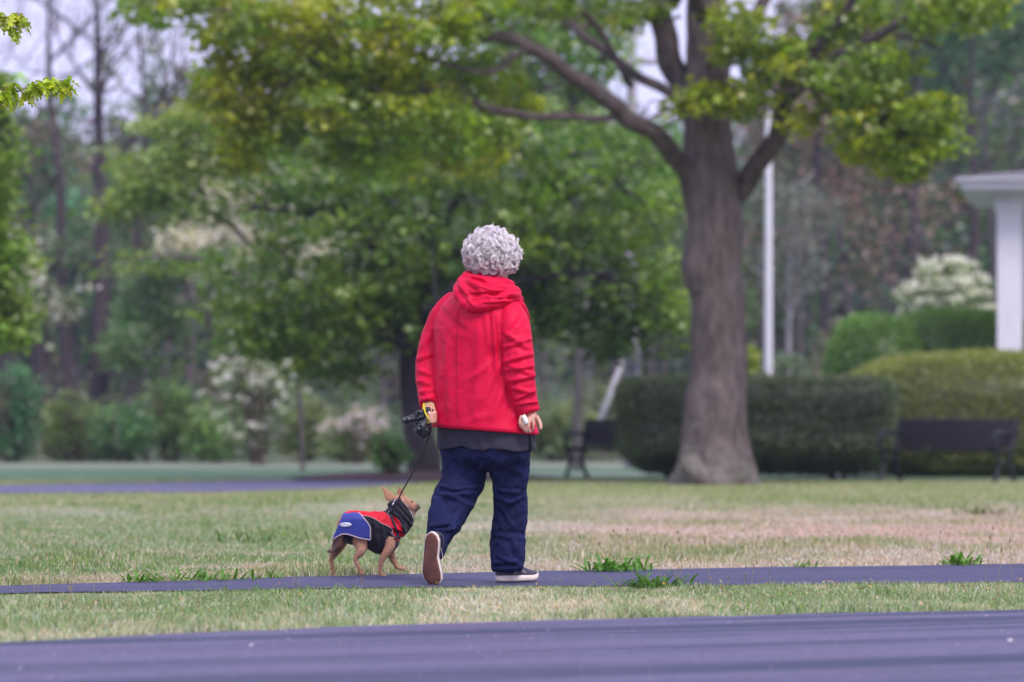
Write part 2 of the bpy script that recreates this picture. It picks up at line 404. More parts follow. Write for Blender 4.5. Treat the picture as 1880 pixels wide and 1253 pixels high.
# mulch bed round the middle tree
a = np.linspace(0, 2 * np.pi, 40, endpoint=False); cx, cy = (755 - 940) * 61.5 / F, 61.5
rr = 1 + .12 * np.sin(3 * a + 1) + .06 * np.sin(7 * a)
ring = [np.stack([cx + k * 1.9 * rr * np.cos(a), cy + k * 3.4 * rr * np.sin(a), np.full(40, .02 + .10 * (1 - k ** 2))], -1) for k in (1, .8, .5, .15)]
mb = MB(); mb.add(*gridfaces(np.array(ring)))
mb.build('mulch_bed', mat('bark_mulch', (.085, .05, .06), .95, bump=1, bscale=30, var=.5, vscale=20, bumpdist=.05), kind='structure')

# ------------------------------------------------------------------ grass (nobody could count it)
def blades(mb, X, Y, h, wd, cols, rng, lean=.5, z0=0.0, seg=2):
    n = len(X); a = rng.uniform(0, 2 * np.pi, n); la = rng.uniform(0, 2 * np.pi, n); ln = (np.abs(rng.normal(0, lean, n)) * h)
    s = np.c_[np.cos(a), np.sin(a), np.zeros(n)] * (wd / 2)[:, None]; l = np.c_[np.cos(la) * ln, np.sin(la) * ln, np.zeros(n)]
    b = np.c_[X, Y, np.full(n, z0)]; up = np.c_[np.zeros((n, 2)), h]
    m1 = b + up * .6 + l * .35
    v = np.stack([b - s, b + s, m1 + s * .8, m1 - s * .8, b + up * .95 + l], 1)
    i = np.arange(n)[:, None] * 5
    mb.add(v, [i + [[0, 1, 2, 3]], i + [[3, 2, 4]]], 0, np.r_[cols, cols])
g = np.random.default_rng(5)
mb = MB()
n = 230000
x = g.uniform(-4.2, 4.2, n); t = g.uniform(0, 1, n)
y0, y1 = ey(ROAD_E, x), ey(PATH_N, x); tt = t
y = y0 - .03 + (y1 - y0 + .06) * tt
dens = fbm(np.c_[x, y], 1.6, 31, 3); keep = g.uniform(0, 1, n) < .35 + 1.3 * np.clip(dens - .25, 0, 1); x, y, dens, t = x[keep], y[keep], dens[keep], t[keep]; n = len(x)
straw = .5 * fbm(np.c_[x, y] * [1, .6], .9, 41, 3) + .5 * fbm(np.c_[x, y] * [1, .7], 4.5, 43, 3)
px = 940 + x / y * F
straw_p = np.clip((straw - .45) * 4, 0, .75) + .2
strawy = g.uniform(0, 1, n) < straw_p
base = np.where(strawy[:, None], np.array([.55, .47, .38]), np.array([.17, .26, .09])); base[(g.uniform(0, 1, n) < .3)] = [.38, .42, .31]
edge = np.minimum(np.abs(y - ey(ROAD_E, x)), np.abs(y - ey(PATH_N, x)))
hh = g.uniform(.012, .040, n) * np.clip((ey(PATH_N, x) - y) / .5, .4, 1) * (.45 + 1.5 * fbm(np.c_[x, y], 2.5, 77, 2) ** 1.5) * np.where(strawy, .8, 1.0)
blades(mb, x, y, hh, g.uniform(.002, .0042, n), jitcol(base, n, g, .32, .12), g, .9)
mb.build('verge_grass', M_grass, smooth=False, kind='stuff', label='short mixed green and straw grass between road and path', category='grass')

mb = MB(); n = 230000
u = g.uniform(0, 1, n); y = 18.3 + (62 - 18.3) * u ** 1.7; x = g.uniform(-1, 1, n) * (.16 * y + 1.0)
k = (y > ey(PATH_F, x) - .03) & ~((y > ey(LN, x)) & (y < ey(LF, x)) & (x < -.8)); x, y = x[k], y[k]; n = len(x)
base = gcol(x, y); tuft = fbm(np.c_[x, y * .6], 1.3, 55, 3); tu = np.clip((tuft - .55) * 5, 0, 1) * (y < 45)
base = base * (1 - tu[:, None] * .7) + np.array([.15, .25, .06]) * tu[:, None] * .7
s_ = g.uniform(0, 1, n) < .18; base[s_] = [.52, .44, .37]
hh = g.uniform(.010, .028, n) * (1 + tu * 1.3); wd = g.uniform(.004, .008, n) * np.sqrt(y / 20)
blades(mb, x, y, hh, wd, jitcol(base, n, g, .2, .08), g, .6)
mb.build('meadow_grass', M_grass, smooth=False, kind='stuff', label='short meadow grass of green and straw tufts beyond the path', category='grass')

# weeds with long toothed leaves (dandelion-like) and seed stalks
def weed(px, py, n, L, label, stalks=0, lean=(0, 0), hs=.2, col=(.10, .25, .03), spread=.06, nm='leafy_weed'):
    rg = np.random.default_rng(int(px * 7 + py)); Y = CAMH * F / (py - HOR); X = (px - 940) * Y / F
    t = thing(nm, (X, Y, 0), label, 'weed', 'weeds along the path edges')
    m = MB()
    for i in range(int(n * 2.2)):
        a = rg.uniform(0, 2 * math.pi); l = .72 * L * rg.uniform(.5, 1.2); e = rg.uniform(.5, 1.5); k = 6
        s = np.linspace(0, 1, k); d = np.array([math.cos(a), math.sin(a)]); side = np.array([-d[1], d[0], 0])
        bx, by = rg.normal(0, spread * .8, 2)
        r = l * s; z = l * (e * s - .45 * e * s ** 2.2) * .8 + .005; r = r * .7
        Pc = np.c_[X + bx + d[0] * r, Y + by + d[1] * r, z]
        wdt = l * .065 * np.array([.25, .8, 1.1, .8, 1.0, .05])
        vv = np.stack([Pc - side * wdt[:, None], Pc + np.c_[np.zeros((k, 2)), -wdt * .3], Pc + side * wdt[:, None]], 1)
        v_, f_ = gridfaces(vv, closed=False); m.add(v_, f_, 0, jitcol(col, len(f_[0]), rg, .12, .08))
    if n: m.build('leaves', M_grass, t)
    for i in range(stalks):
        m = MB(); a = rg.uniform(-.12, .12, 2); h = hs * rg.uniform(.55, 1.2); bx, by = rg.normal(0, .12, 2)
        P = [[X + bx, Y + by, 0], [X + bx + a[0] * h * .4, Y + by, h * .5], [X + bx + a[0] * h, Y + by + a[1] * h, h]]
        m.add(*tube(P, [.0012, .0010, .0008], 4, 6), 0, (.34, .30, .16))
        c = np.array(P[2]); m.add(*ell(c, (.003, .003, .008 + .008 * rg.uniform()), 5, 6), 0, (.22, .17, .10))
        m.build('stalk', M_grass, t)
    return t
weed(265, 1072, 26, .12, 'low green leafy weed at the far path edge, leftmost clump')
weed(385, 1069, 46, .12, 'widest low green weed patch at the path edge left of the dog', spread=.12)
weed(512, 1065, 10, .09, 'tiny green weed sprig just left of the dog hind feet')
weed(1128, 1052, 44, .17, 'green weed clump with tall seed stalks right of the shoe', 5, spread=.10, hs=.22)
weed(1200, 1086, 60, .16, 'largest dark green weed with seed stalks at the near path edge', 9, spread=.09, hs=.26, col=(.09, .20, .04))
weed(1760, 1040, 30, .15, 'bright green leafy weed by the far path edge on the right', 2, spread=.06, col=(.12, .28, .03))
weed(1474, 1045, 14, .1, 'small green weed midway along the right far path edge', spread=.07)
weed(1600, 1098, 34, .08, 'flat green weed in the verge grass below the right path', spread=.25, col=(.13, .24, .05))
weed(1375, 1127, 22, .09, 'flat broad weed near the road edge right of centre', spread=.14, col=(.14, .24, .06))
weed(440, 1096, 24, .09, 'flat green weed in the verge grass left of the dog', spread=.2, col=(.11, .2, .05))
weed(600, 1092, 26, .08, 'flat green weed in the verge grass below the dog', spread=.2, col=(.12, .22, .05))
weed(480, 960 + 38, 40, .14, 'bushy meadow tuft standing beyond the path left of the dog', spread=.3, col=(.11, .19, .07), nm='meadow_tuft')
weed(1805, 948, 24, .2, 'small dark meadow tuft far out on the right grass', spread=.15, col=(.12, .15, .05), nm='meadow_tuft')
weed(60, 1112, 0, .1, 'thin dry seed stalks in the verge at the left edge', 8, hs=.17, nm='seed_stalks')
weed(560, 1130, 0, .1, 'sparse dry seed stalks in the verge left of the lifted shoe', 6, hs=.14, nm='seed_stalks')
weed(120, 1066, 0, .1, 'seed stalks beyond the path near the left edge', 6, hs=.16, nm='seed_stalks')
weed(1840, 1100, 0, .1, 'tall dry seed stalks in the verge near the right edge', 5, hs=.3, nm='seed_stalks')
weed(1420, 1100, 0, .1, 'short seed stalks in the verge below the right path', 5, hs=.12, nm='seed_stalks')
# fallen bits: pale petals on road and verge
rg = np.random.default_rng(9)
mb = MB()
P = np.c_[rg.uniform(-3, 3, 300), np.zeros(300), np.full(300, .012)]
P[:, 1] = ey(ROAD_E, P[:, 0]) - rg.uniform(0, 5.0, 300) ** 1.0
add_leaves(mb, P, .006, jitcol((.65, .6, .62), 300, rg, .2, .03), .2, 1, rg, droop=0)
big = np.array([[(q_[0] - 940) * (CAMH * F / (q_[1] - HOR)) / F, CAMH * F / (q_[1] - HOR), .014] for q_ in [(40, 1233), (1366, 1148), (1593, 1172), (1740, 1119), (463, 1194), (1335, 1150), (1852, 1186)]])
add_leaves(mb, big, .02, jitcol((.6, .55, .6), len(big), rg, .15, .02), .2, 1, rg, droop=0)
mb.build('fallen_petals', M_petal, smooth=False, kind='stuff', label='tiny pale petals scattered on the damp road', category='petals')
mb = MB(); P = np.c_[rg.uniform(-3.4, 3.4, 350), np.zeros(350), rg.uniform(.02, .05, 350)]; P[:, 1] = ey(ROAD_E, P[:, 0]) + rg.uniform(0, 1, 350) * (ey(PATH_N, P[:, 0]) - ey(ROAD_E, P[:, 0]))
add_leaves(mb, P, .018, jitcol((.4, .25, .13), 350, rg, .35, .1), .5, .7, rg)
mb.build('fallen_leaves', M_leaf, smooth=False, kind='stuff', label='small dry brown leaves scattered in the verge grass', category='leaf litter')
# ------------------------------------------------------------------ far wood (one mass)
g = np.random.default_rng(21)
PAL = np.array([1.0, 1.1, .9]) * np.array([[.085, .19, .12], [.15, .12, .13], [.13, .20, .06], [.19, .115, .11], [.17, .17, .22], [.07, .13, .14], [.17, .23, .08], [.12, .21, .09]])
def palcol(P, g, bias=None):
    n1 = fbm(P, .13, 61, 3); n2 = fbm(P, .13, 87, 3)
    i = np.clip(((n1 - .25) * 2.0 * len(PAL)).astype(int), 0, len(PAL) - 1); j = np.clip(((n2 - .25) * 2.0 * len(PAL)).astype(int), 0, len(PAL) - 1)
    px_ = 940 + P[:, 0] / P[:, 1] * F; hi = (P[:, 2] > 11) & (px_ > 1380) & (g.uniform(0, 1, len(P)) < .6)
    r = PAL[np.where(g.uniform(0, 1, len(P)) < .5, i, j)]; r[hi] = PAL[np.array([0, 7, 5, 2])[g.integers(0, 4, hi.sum())]] * .85; return r
k = 12500
u = g.uniform(0, 1, k); Yc = 128 + 90 * u; Xc = g.uniform(-.28, .28, k) * Yc
tz = terrain(Xc, Yc); top = 3.5 + 8.5 * g.uniform(.0, 1, k) ** .8
env = np.minimum(CAMH + (wood_top(Xc, Yc) - CAMH) * (Yc / 200), tz + top * 1.2 + 2) * (.86 + .22 * fbm(np.c_[Xc, Yc], .22, 5, 3))
Zc = tz + (np.maximum(env - tz, 1)) * g.uniform(0, 1, k) ** .75
cen = np.c_[Xc, Yc, Zc]
P = clusters(cen, 20, 1.3, .8, g)
cols = jitcol(palcol(np.repeat(cen, 20, 0), g), len(P), g, .3, .08) * .85
mb = MB(); add_leaves(mb, P, .34, cols, 1.2, .9, g)
# trunks inside the mass
for i in range(190):
    y_ = g.uniform(118, 190); x_ = g.uniform(-.27, .27) * y_; z_ = terrain(np.array([x_]), np.array([y_]))[0]; h = g.uniform(7, 12)
    lim = max(3, CAMH + (wood_top(x_, y_) - CAMH) * y_ / 200 - z_)
    h = min(h, lim + 1)
    v, f = tube([[x_, y_, z_ - .3], [x_ + g.normal(0, .3), y_, z_ + h * .5], [x_ + g.normal(0, .8), y_, z_ + h]], [.18, .13, .03], 5, 5)
    mb.add(v, f, 0, (.09, .07, .085))
mb.build('far_wood', M_leaf, smooth=False, kind='stuff', label='distant wooded hillside of mixed green and purple brown trees', category='woodland')

# ------------------------------------------------------------------ branching tree
def grow(mb, tips, p, d, L, r, depth, g, up=.15, spread=.6, kids=(3, 5), twig=.35):
    n = 5; P = [p]; dd = np.array(d, float)
    for i in range(n - 1):
        dd = unit(dd + g.normal(0, .13, 3) + np.array([0, 0, up * .25])); P.append(P[-1] + dd * L / (n - 1))
    P = np.array(P); Rr = np.linspace(r, r * .45, n)
    mb.add(*tube(P, Rr, 6 if depth > 1 else 4, cap=False))
    tips.append(P[-1]); tips.append(P[3])
    if depth == 0: return
    for i in range(int(g.integers(*kids))):
        t = g.uniform(.35, 1.0); q = P[min(n - 2, int(t * (n - 1)))] + (P[min(n - 1, int(t * (n - 1)) + 1)] - P[min(n - 2, int(t * (n - 1)))]) * (t * (n - 1) % 1)
        nd = unit(dd + g.normal(0, spread, 3) + np.array([0, 0, up]))
        grow(mb, tips, q, nd, L * g.uniform(.5, .75), r * .5, depth - 1, g, up, spread, kids)

def forest_tree(name, px, Y, h, tr, label, cat='tree', group='trees at the edge of the wood', crown=(.08, .12, .05), leaf=.14, nl=10, seed=1, fork=.35, bark=None, lean=0, spread=.6, crad=.5, limbs=9, depth=2, pale=None):
    g = np.random.default_rng(seed); X = (px - 940) * Y / F; z0 = float(terrain(np.array([X]), np.array([Y]))[0])
    t = thing(name, (X, Y, z0), label, cat, group)
    mb = MB(); tips = []
    k = 7; zz = np.linspace(0, h * .97, k); P = np.c_[X + lean * zz + np.cumsum(g.normal(0, h * .008, k)) , Y + np.cumsum(g.normal(0, .08, k)), z0 + zz]; P[0, :2] = [X, Y]
    Rr = np.r_[tr * 1.35, tr, tr * .85, tr * .7, tr * .5, tr * .3, tr * .1]
    P2, R2 = resample(P, Rr, 22); mb.add(*tube(P2, R2, 10))
    for i in range(limbs):
        f_ = fork + (1 - fork) * (i + g.uniform(0, .8)) / limbs; j = min(20, int(f_ * 21)); a = g.uniform(0, 2 * math.pi)
        d = unit(np.array([math.cos(a), math.sin(a), .75]))
        grow(mb, tips, P2[j], d, h * .30 * (1.15 - f_ * .75), R2[j] * .45, depth, g, .25, spread)
    mb.build('trunk', bark or M_darkbark, t)
    if nl:
        tips = np.array(tips); c = clusters(tips, nl, crad, .8, g)
        base = np.repeat(jitcol(np.array(crown) * (np.array([1.35, 1.7, 1.0]) if name == 'young_tree' else 1.35), len(tips), g, .25, .1), nl, 0)
        if pale is not None:
            s = g.uniform(0, 1, len(tips)) < pale[1]; s = np.repeat(s, nl); base[s] = pale[0]
        mb = MB(); add_leaves(mb, c, leaf, jitcol(base, len(c), g, .2, .06), 1, .85, g)
        mb.build('crown', M_leaf, t, smooth=False)
    return t
BR = mat('purple_brown_bark', (.055, .042, .05), .9); BG = mat('pale_grey_bark', (.26, .24, .27), .9, var=.2, vscale=3); BT = mat('mid_grey_bark', (.10, .085, .09), .9)
TW = (.15, .085, .10)
forest_tree('bare_tree', 188, 98, 13, .22, 'tall tree with thick dark trunk and purple twigs left of the big crown', crown=(.16, .09, .11), leaf=.09, nl=2, seed=3, fork=.5, bark=BR)
forest_tree('bare_tree', 148, 108, 14.5, .17, 'bare forked tree outlined on pale sky at upper left', crown=(.18, .11, .14), leaf=.09, nl=1, seed=8, fork=.62, bark=BR)
forest_tree('bare_tree', 98, 100, 7.5, .15, 'thin dark leaning trunk left of the thickest dark trunk', crown=(.14, .10, .09), leaf=.1, nl=3, seed=5, fork=.45, bark=BR, lean=-.08)
forest_tree('bare_tree', 236, 103, 12.5, .13, 'slim bare tree just right of the thickest dark trunk', crown=(.19, .10, .11), leaf=.09, nl=2, seed=12, fork=.5, bark=BR)
forest_tree('bare_tree', 12, 106, 12, .15, 'bare reddish twigged tree at the left picture edge', crown=(.17, .10, .13), leaf=.09, nl=2, seed=14, fork=.45, bark=BR)
forest_tree('young_tree', 55, 112, 9, .12, 'green leafed young tree behind the leaning dark trunk', crown=(.075, .13, .09), leaf=.2, nl=12, seed=17, fork=.2)
forest_tree('young_tree', 300, 110, 9, .1, 'thin young tree with dull green leaves right of the dark trunks', crown=(.09, .12, .10), leaf=.2, nl=10, seed=19, fork=.25, bark=BT)
forest_tree('young_tree', 140, 116, 7.5, .1, 'teal green bushy tree between the two darkest trunks', crown=(.05, .12, .10), leaf=.22, nl=14, seed=23, fork=.15, bark=BT)
forest_tree('young_tree', 268, 96, 4.2, .06, 'low thin tree with grey green leaves at the wood edge', crown=(.09, .13, .08), leaf=.14, nl=8, seed=29, fork=.2, bark=BT)
forest_tree('young_tree', 425, 99, 5.2, .07, 'slender twiggy tree just left of the blossom shrub', crown=(.13, .14, .09), leaf=.12, nl=6, seed=31, fork=.2, bark=BT)
forest_tree('young_tree', 552, 97, 5.0, .10, 'dark stemmed tree right of the white blossom shrub', crown=(.11, .13, .08), leaf=.12, nl=5, seed=37, fork=.3, bark=BR)
forest_tree('young_tree', 640, 104, 6.0, .07, 'pale green thin tree between blossom shrub and dark tree trunk', crown=(.14, .16, .09), leaf=.14, nl=8, seed=41, fork=.25, bark=BT)
forest_tree('young_tree', 700, 110, 6.5, .08, 'olive young tree behind the dark middle trunk', crown=(.12, .13, .10), leaf=.16, nl=8, seed=43, fork=.25, bark=BT)
forest_tree('young_tree', 1008, 108, 6.5, .08, 'olive young tree seen just right of the red jacket', crown=(.15, .16, .10), leaf=.16, nl=9, seed=47, fork=.3, bark=BT)
forest_tree('young_tree', 1082, 100, 5.8, .09, 'grey stemmed tree left of the leaning white brace', crown=(.15, .17, .11), leaf=.15, nl=7, seed=53, fork=.35, bark=BG)
forest_tree('young_tree', 1210, 112, 7, .08, 'grey green tree behind the left end of the dark hedge', crown=(.13, .16, .10), leaf=.18, nl=10, seed=59, fork=.3, bark=BT)
forest_tree('bare_tree', 1522, 104, 10.5, .15, 'dark trunked tree with reddish twigs above the round shrubs', crown=(.17, .10, .09), leaf=.13, nl=5, seed=61, fork=.45, bark=BR)
forest_tree('bare_tree', 1472, 110, 9.5, .10, 'thin tree with rusty twigs just right of the white flagpole', crown=(.15, .10, .10), leaf=.13, nl=5, seed=67, fork=.4, bark=BT)
forest_tree('bare_tree', 1446, 98, 6.2, .08, 'pale grey stem with few leaves beside the white flagpole', crown=(.12, .13, .12), leaf=.12, nl=4, seed=71, fork=.5, bark=BG)
forest_tree('bare_tree', 1590, 106, 9, .10, 'leaning purple grey tree left of the white flowering bush', crown=(.17, .10, .10), leaf=.14, nl=5, seed=73, fork=.3, bark=BT, lean=-.12)
forest_tree('young_tree', 1680, 118, 13, .16, 'mixed green and rust tree above the white flowering bush', crown=(.12, .10, .08), leaf=.2, nl=12, seed=79, fork=.25, bark=BR)
forest_tree('young_tree', 1800, 122, 15, .17, 'tall blue green tree above the pavilion roof', crown=(.06, .11, .08), leaf=.22, nl=14, seed=83, fork=.3, bark=BR)
forest_tree('young_tree', 1640, 128, 16, .16, 'dark teal tree on the hill at upper right', crown=(.05, .10, .085), leaf=.24, nl=14, seed=89, fork=.35, bark=BR)
forest_tree('young_tree', 1400, 120, 10, .12, 'blue grey leafed tree behind the flagpole', crown=(.08, .11, .12), leaf=.2, nl=10, seed=97, fork=.3, bark=BT)
forest_tree('young_tree', 1560, 135, 15, .14, 'green crowned tree up the hill behind the rusty twigs', crown=(.08, .12, .07), leaf=.24, nl=12, seed=101, fork=.4, bark=BT)
forest_tree('young_tree', 350, 120, 13, .14, 'tall dull green tree rising behind the pale green crown', crown=(.10, .13, .07), leaf=.2, nl=10, seed=103, fork=.4, bark=BT)
forest_tree('flowering_tree', 470, 92, 5.9, .08, 'tree with pinkish white blossom seen through the dark crown', crown=(.12, .13, .09), leaf=.12, nl=10, seed=107, fork=.55, bark=BR, pale=((.80, .70, .80), .75), crad=.35)
forest_tree('flowering_tree', 25, 95, 4.9, .07, 'small white blossoming tree at the left picture edge', crown=(.11, .15, .06), leaf=.12, nl=8, seed=109, fork=.5, bark=BR, pale=((.8, .74, .84), .35), crad=.3)

# ------------------------------------------------------------------ shrubs
def shrub(name, px, Y, wpx, pybot, pytop, label, col, n=260, leaf=.07, petal=None, group=None, cat='shrub', seed=1, lpc=16, dense=.5, pcol=(.62, .58, .64), z0=0.0, pn=14):
    g = np.random.default_rng(seed); X = (px - 940) * Y / F; h = (HOR - pytop) * Y / F + CAMH; r = wpx * Y / F / 2
    zb = max(0, (HOR - pybot) * Y / F + CAMH); t = thing(name, (X, Y, z0), label, cat, group)
    mb = MB(); tips = []
    for i in range(9):
        a = g.uniform(0, 2 * math.pi); o = unit(np.array([math.cos(a) * r * .7 / max(h, .1), math.sin(a) * r * .7 / max(h, .1), 1]))
        grow(mb, tips, np.array([X + math.cos(a) * r * .12, Y + math.sin(a) * r * .12, z0 - .02]), o, h * .6, .02 + h * .006, 1, g, .3, .5)
    mb.build('stems', M_twig, t)
    o = unit(g.normal(0, 1, (n, 3))) * g.uniform(0, 1, (n, 1)) ** dense
    o *= (.55 + .9 * fbm(unit(o), 1.8, seed, 3))[:, None]
    cen = np.array([X, Y, (h + zb) / 2]) + o * [r, r * .8, (h - zb) / 2]
    cen[:, 2] = np.maximum(cen[:, 2], .05)
    c = clusters(cen, lpc, leaf * 2.4, .8, g); base = np.repeat(jitcol(np.array(col) * [1.5, 1.7, 1.1], n, g, .3, .1), lpc, 0)
    m = MB(); add_leaves(m, c, leaf, jitcol(base, len(c), g, .2, .06), 1, .8, g); m.build('foliage', M_leaf, t, smooth=False)
    if petal:
        k = int(n * petal); cc = cen[g.choice(n, k, replace=False)] + g.normal(0, .03, (k, 3)) + [0, 0, .04]
        c = clusters(cc + [0, -.08, .05], pn, leaf * 1.6, .7, g); m = MB(); add_leaves(m, c, leaf * .8, jitcol(pcol, len(c), g, .12, .04), .8, 1.0, g); m.build('blossom', M_petal, t, smooth=False)
    return t
S = 'shrubs along the wood edge'
GG = (.10, .135, .10)
for k, (px, Y, wpx, pt, lab, col, nn, lf) in enumerate([
    (20, 93, 130, 660, 'blue green shrub at the far left of the wood edge', (.06, .14, .10), 300, .10),
    (130, 94, 120, 720, 'brownish green shrub under the leaning dark trunk', (.13, .16, .08), 220, .09),
    (225, 93, 130, 735, 'dark green shrub at the foot of the thickest dark trunk', (.07, .14, .07), 240, .09),
    (315, 94, 120, 690, 'loose grey green shrub right of the dark trunks', (.13, .19, .09), 240, .09),
    (395, 93, 110, 740, 'low grey green shrub below left of the white blossom', (.13, .20, .09), 220, .09),
    (560, 94, 130, 730, 'pale olive shrub right of the white blossom', (.15, .165, .09), 240, .09),
    (640, 92, 110, 765, 'low soft green shrub left of the dark middle trunk', (.14, .165, .10), 200, .09),
    (1020, 95, 150, 735, 'olive shrub behind the left bench', (.13, .145, .085), 260, .09),
    (1110, 98, 130, 700, 'grey brown shrub behind the leaning white brace', (.12, .13, .09), 240, .09),
    (870, 96, 200, 720, 'olive shrub mass behind the red jacket', (.12, .14, .08), 300, .09),
    (-90, 94, 160, 680, 'green shrub beyond the left edge of the wood', (.09, .13, .08), 250, .1),
    (1440, 92, 110, 640, 'grey green shrub behind the flagpole foot', (.10, .13, .11), 220, .09),
    (1540, 96, 130, 600, 'brown green thicket behind the round shrubs', (.12, .115, .10), 260, .1),
    ]):
    shrub('wood_edge_shrub', px, Y, wpx, 860, pt, lab, col, nn, lf, group=S, seed=200 + k)
forest_tree('flowering_tree', 385, 96, 6.4, .08, 'leftmost of the pinkish blossoming trees seen through the dark crown', crown=(.12, .13, .09), leaf=.13, nl=12, seed=113, fork=.6, bark=BR, pale=((.9, .78, .88), .85), crad=.33)
forest_tree('flowering_tree', 560, 97, 6.3, .08, 'rightmost of the pinkish blossoming trees seen through the dark crown', crown=(.12, .13, .09), leaf=.13, nl=12, seed=127, fork=.6, bark=BR, pale=((.9, .76, .84), .85), crad=.33)
shrub('blossom_shrub', 475, 88, 175, 845, 590, 'large shrub dotted with white blossom under the dark crown', (.12, .15, .09), 330, .08, petal=.7, seed=301, group='white flowering bushes', pcol=(.85, .80, .86))
shrub('blossom_shrub', 655, 90, 120, 830, 750, 'low pinkish blossom bush left of the dark middle trunk', (.14, .15, .10), 120, .08, petal=.8, seed=303, group='white flowering bushes', pcol=(.75, .62, .74))
shrub('blossom_shrub', 1738, 80, 190, 640, 472, 'cream white flowering bush behind the round green shrubs', (.10, .14, .07), 320, .075, petal=1.0, seed=305, group='white flowering bushes', pcol=(.85, .82, .78), pn=16)
shrub('small_shrub', 716, 59.5, 68, 872, 795, 'small dark green shrub at the foot of the dark middle trunk', (.055, .12, .03), 150, .05, seed=307)
shrub('yellow_shrub', 1376, 70, 40, 720, 640, 'yellow green bush beside the big trunk by the flagpole', (.2, .22, .04), 90, .06, seed=309)

g = np.random.default_rng(88); k = 3900; Xc = g.uniform(-.26, .26, k) * 100; Yc = g.uniform(94, 104, k)
hh_ = .5 + 2.2 * fbm(np.c_[Xc, Yc * .3], .5, 19, 3) ** 1.5; cen = np.c_[Xc, Yc, g.uniform(0.02, 1, k) * hh_]
PU = np.array([[.12, .18, .08], [.17, .19, .11], [.08, .16, .09], [.20, .20, .13], [.13, .13, .11]]); ci = np.clip((fbm(cen, .5, 71, 2) * 7 - 1).astype(int), 0, 4)
c_ = clusters(cen, 14, .35, .8, g); m = MB(); add_leaves(m, c_, .11, jitcol(np.repeat(PU[ci], 14, 0), len(c_), g, .3, .08), 1, .8, g)
m.build('undergrowth', M_leaf, smooth=False, kind='stuff', label='tangled low undergrowth along the foot of the wood', category='undergrowth')

# ------------------------------------------------------------------ clipped hedges
def hedge(name, box_, label, col, seed, stems, mound=0.0, n=16000, leaf=.035, taper=None, cat='hedge'):
    """box_: X0,X1,Y0,Y1,Z0,Z1"""
    g = np.random.default_rng(seed); X0, X1, Y0, Y1, Z0, Z1 = box_; c = np.array([(X0 + X1) / 2, (Y0 + Y1) / 2, (Z0 + Z1) / 2]); h = np.array([(X1 - X0) / 2, (Y1 - Y0) / 2, (Z1 - Z0) / 2])
    t = thing(name, (c[0], c[1], 0), label, cat, 'clipped hedges and shrubs round the pavilion')
    def surf(u):
        e = mound if mound else 14.0
        r = (np.abs(u) ** e).sum(1) ** (-1 / e); q = u * r[:, None]
        q = q * (1 + .12 * (fbm(u * 1.0, 3.2, seed, 3) - .5))[:, None]
        P = c + q * h
        if taper is not None:
            k = np.clip((Z0 + taper - P[:, 2]) / taper, 0, 1)
            sx = np.array(stems)[np.argmin(np.abs(P[:, :1] - np.array(stems)[None, :]), 1)]
            P[:, 0] = P[:, 0] + (sx - P[:, 0]) * k * .40; P[:, 1] = P[:, 1] + (c[1] - P[:, 1]) * k * .4
            P[:, 2] -= k * 0
        return P, q
    th = np.linspace(.02, math.pi - .02, 60); ph = np.linspace(0, 2 * math.pi, 120, endpoint=False)
    u = np.stack([np.sin(th)[:, None] * np.cos(ph), np.sin(th)[:, None] * np.sin(ph), -np.cos(th)[:, None] * np.ones(120)], -1)
    P, _ = surf(u.reshape(-1, 3)); P = c + (P - c) * .90
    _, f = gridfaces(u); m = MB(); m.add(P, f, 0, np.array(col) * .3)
    Q_ = f[0]; A_, B_, C_ = P[Q_[:, 0]], P[Q_[:, 1]], P[Q_[:, 3]]; ar = np.linalg.norm(np.cross(B_ - A_, C_ - A_), axis=1); pk = g.choice(len(Q_), n, p=ar / ar.sum())
    P = A_[pk] + (B_ - A_)[pk] * g.uniform(0, 1, (n, 1)) + (C_ - A_)[pk] * g.uniform(0, 1, (n, 1)); P = c + (P - c) * (1 / .90) * g.uniform(.90, 1.02, (n, 1)) + g.normal(0, .02, (n, 3))
    P += g.normal(0, .015, P.shape)
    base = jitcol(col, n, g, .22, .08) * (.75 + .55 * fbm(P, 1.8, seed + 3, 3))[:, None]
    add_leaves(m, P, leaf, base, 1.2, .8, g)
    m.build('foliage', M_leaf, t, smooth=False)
    for s in stems:
        m = MB()
        for k in range(5):
            a = g.uniform(0, 6.28); m.add(*tube([[s + .08 * math.cos(a), c[1] + .1 * math.sin(a), -.03], [s + .12 * math.cos(a), c[1] + .15 * math.sin(a), Z0 * .6], [s + .4 * math.cos(a), c[1] + .3 * math.sin(a), Z0 + .3]], [.05, .035, .02], 6, 6))
        m.build('stem', M_darkbark, t)
    return t
Y = 60.6
hx = lambda px, Y: (px - 940) * Y / F
hz = lambda py, Y: CAMH + (HOR - py) * Y / F
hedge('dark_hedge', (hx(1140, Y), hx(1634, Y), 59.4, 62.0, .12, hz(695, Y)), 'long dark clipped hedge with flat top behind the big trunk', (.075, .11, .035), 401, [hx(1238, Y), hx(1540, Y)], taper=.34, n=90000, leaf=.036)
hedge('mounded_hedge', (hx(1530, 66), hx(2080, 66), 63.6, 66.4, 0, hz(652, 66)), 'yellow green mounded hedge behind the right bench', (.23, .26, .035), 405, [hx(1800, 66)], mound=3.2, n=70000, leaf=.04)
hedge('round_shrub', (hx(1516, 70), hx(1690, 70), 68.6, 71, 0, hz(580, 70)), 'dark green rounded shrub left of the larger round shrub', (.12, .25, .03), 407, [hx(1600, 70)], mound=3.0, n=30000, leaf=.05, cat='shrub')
hedge('round_shrub', (hx(1622, 71), hx(1900, 71), 69.6, 72.4, 0, hz(572, 71)), 'wide rounded green shrub in front of the white flowering bush', (.15, .29, .03), 409, [hx(1760, 71)], mound=3.6, n=42000, leaf=.05, cat='shrub')

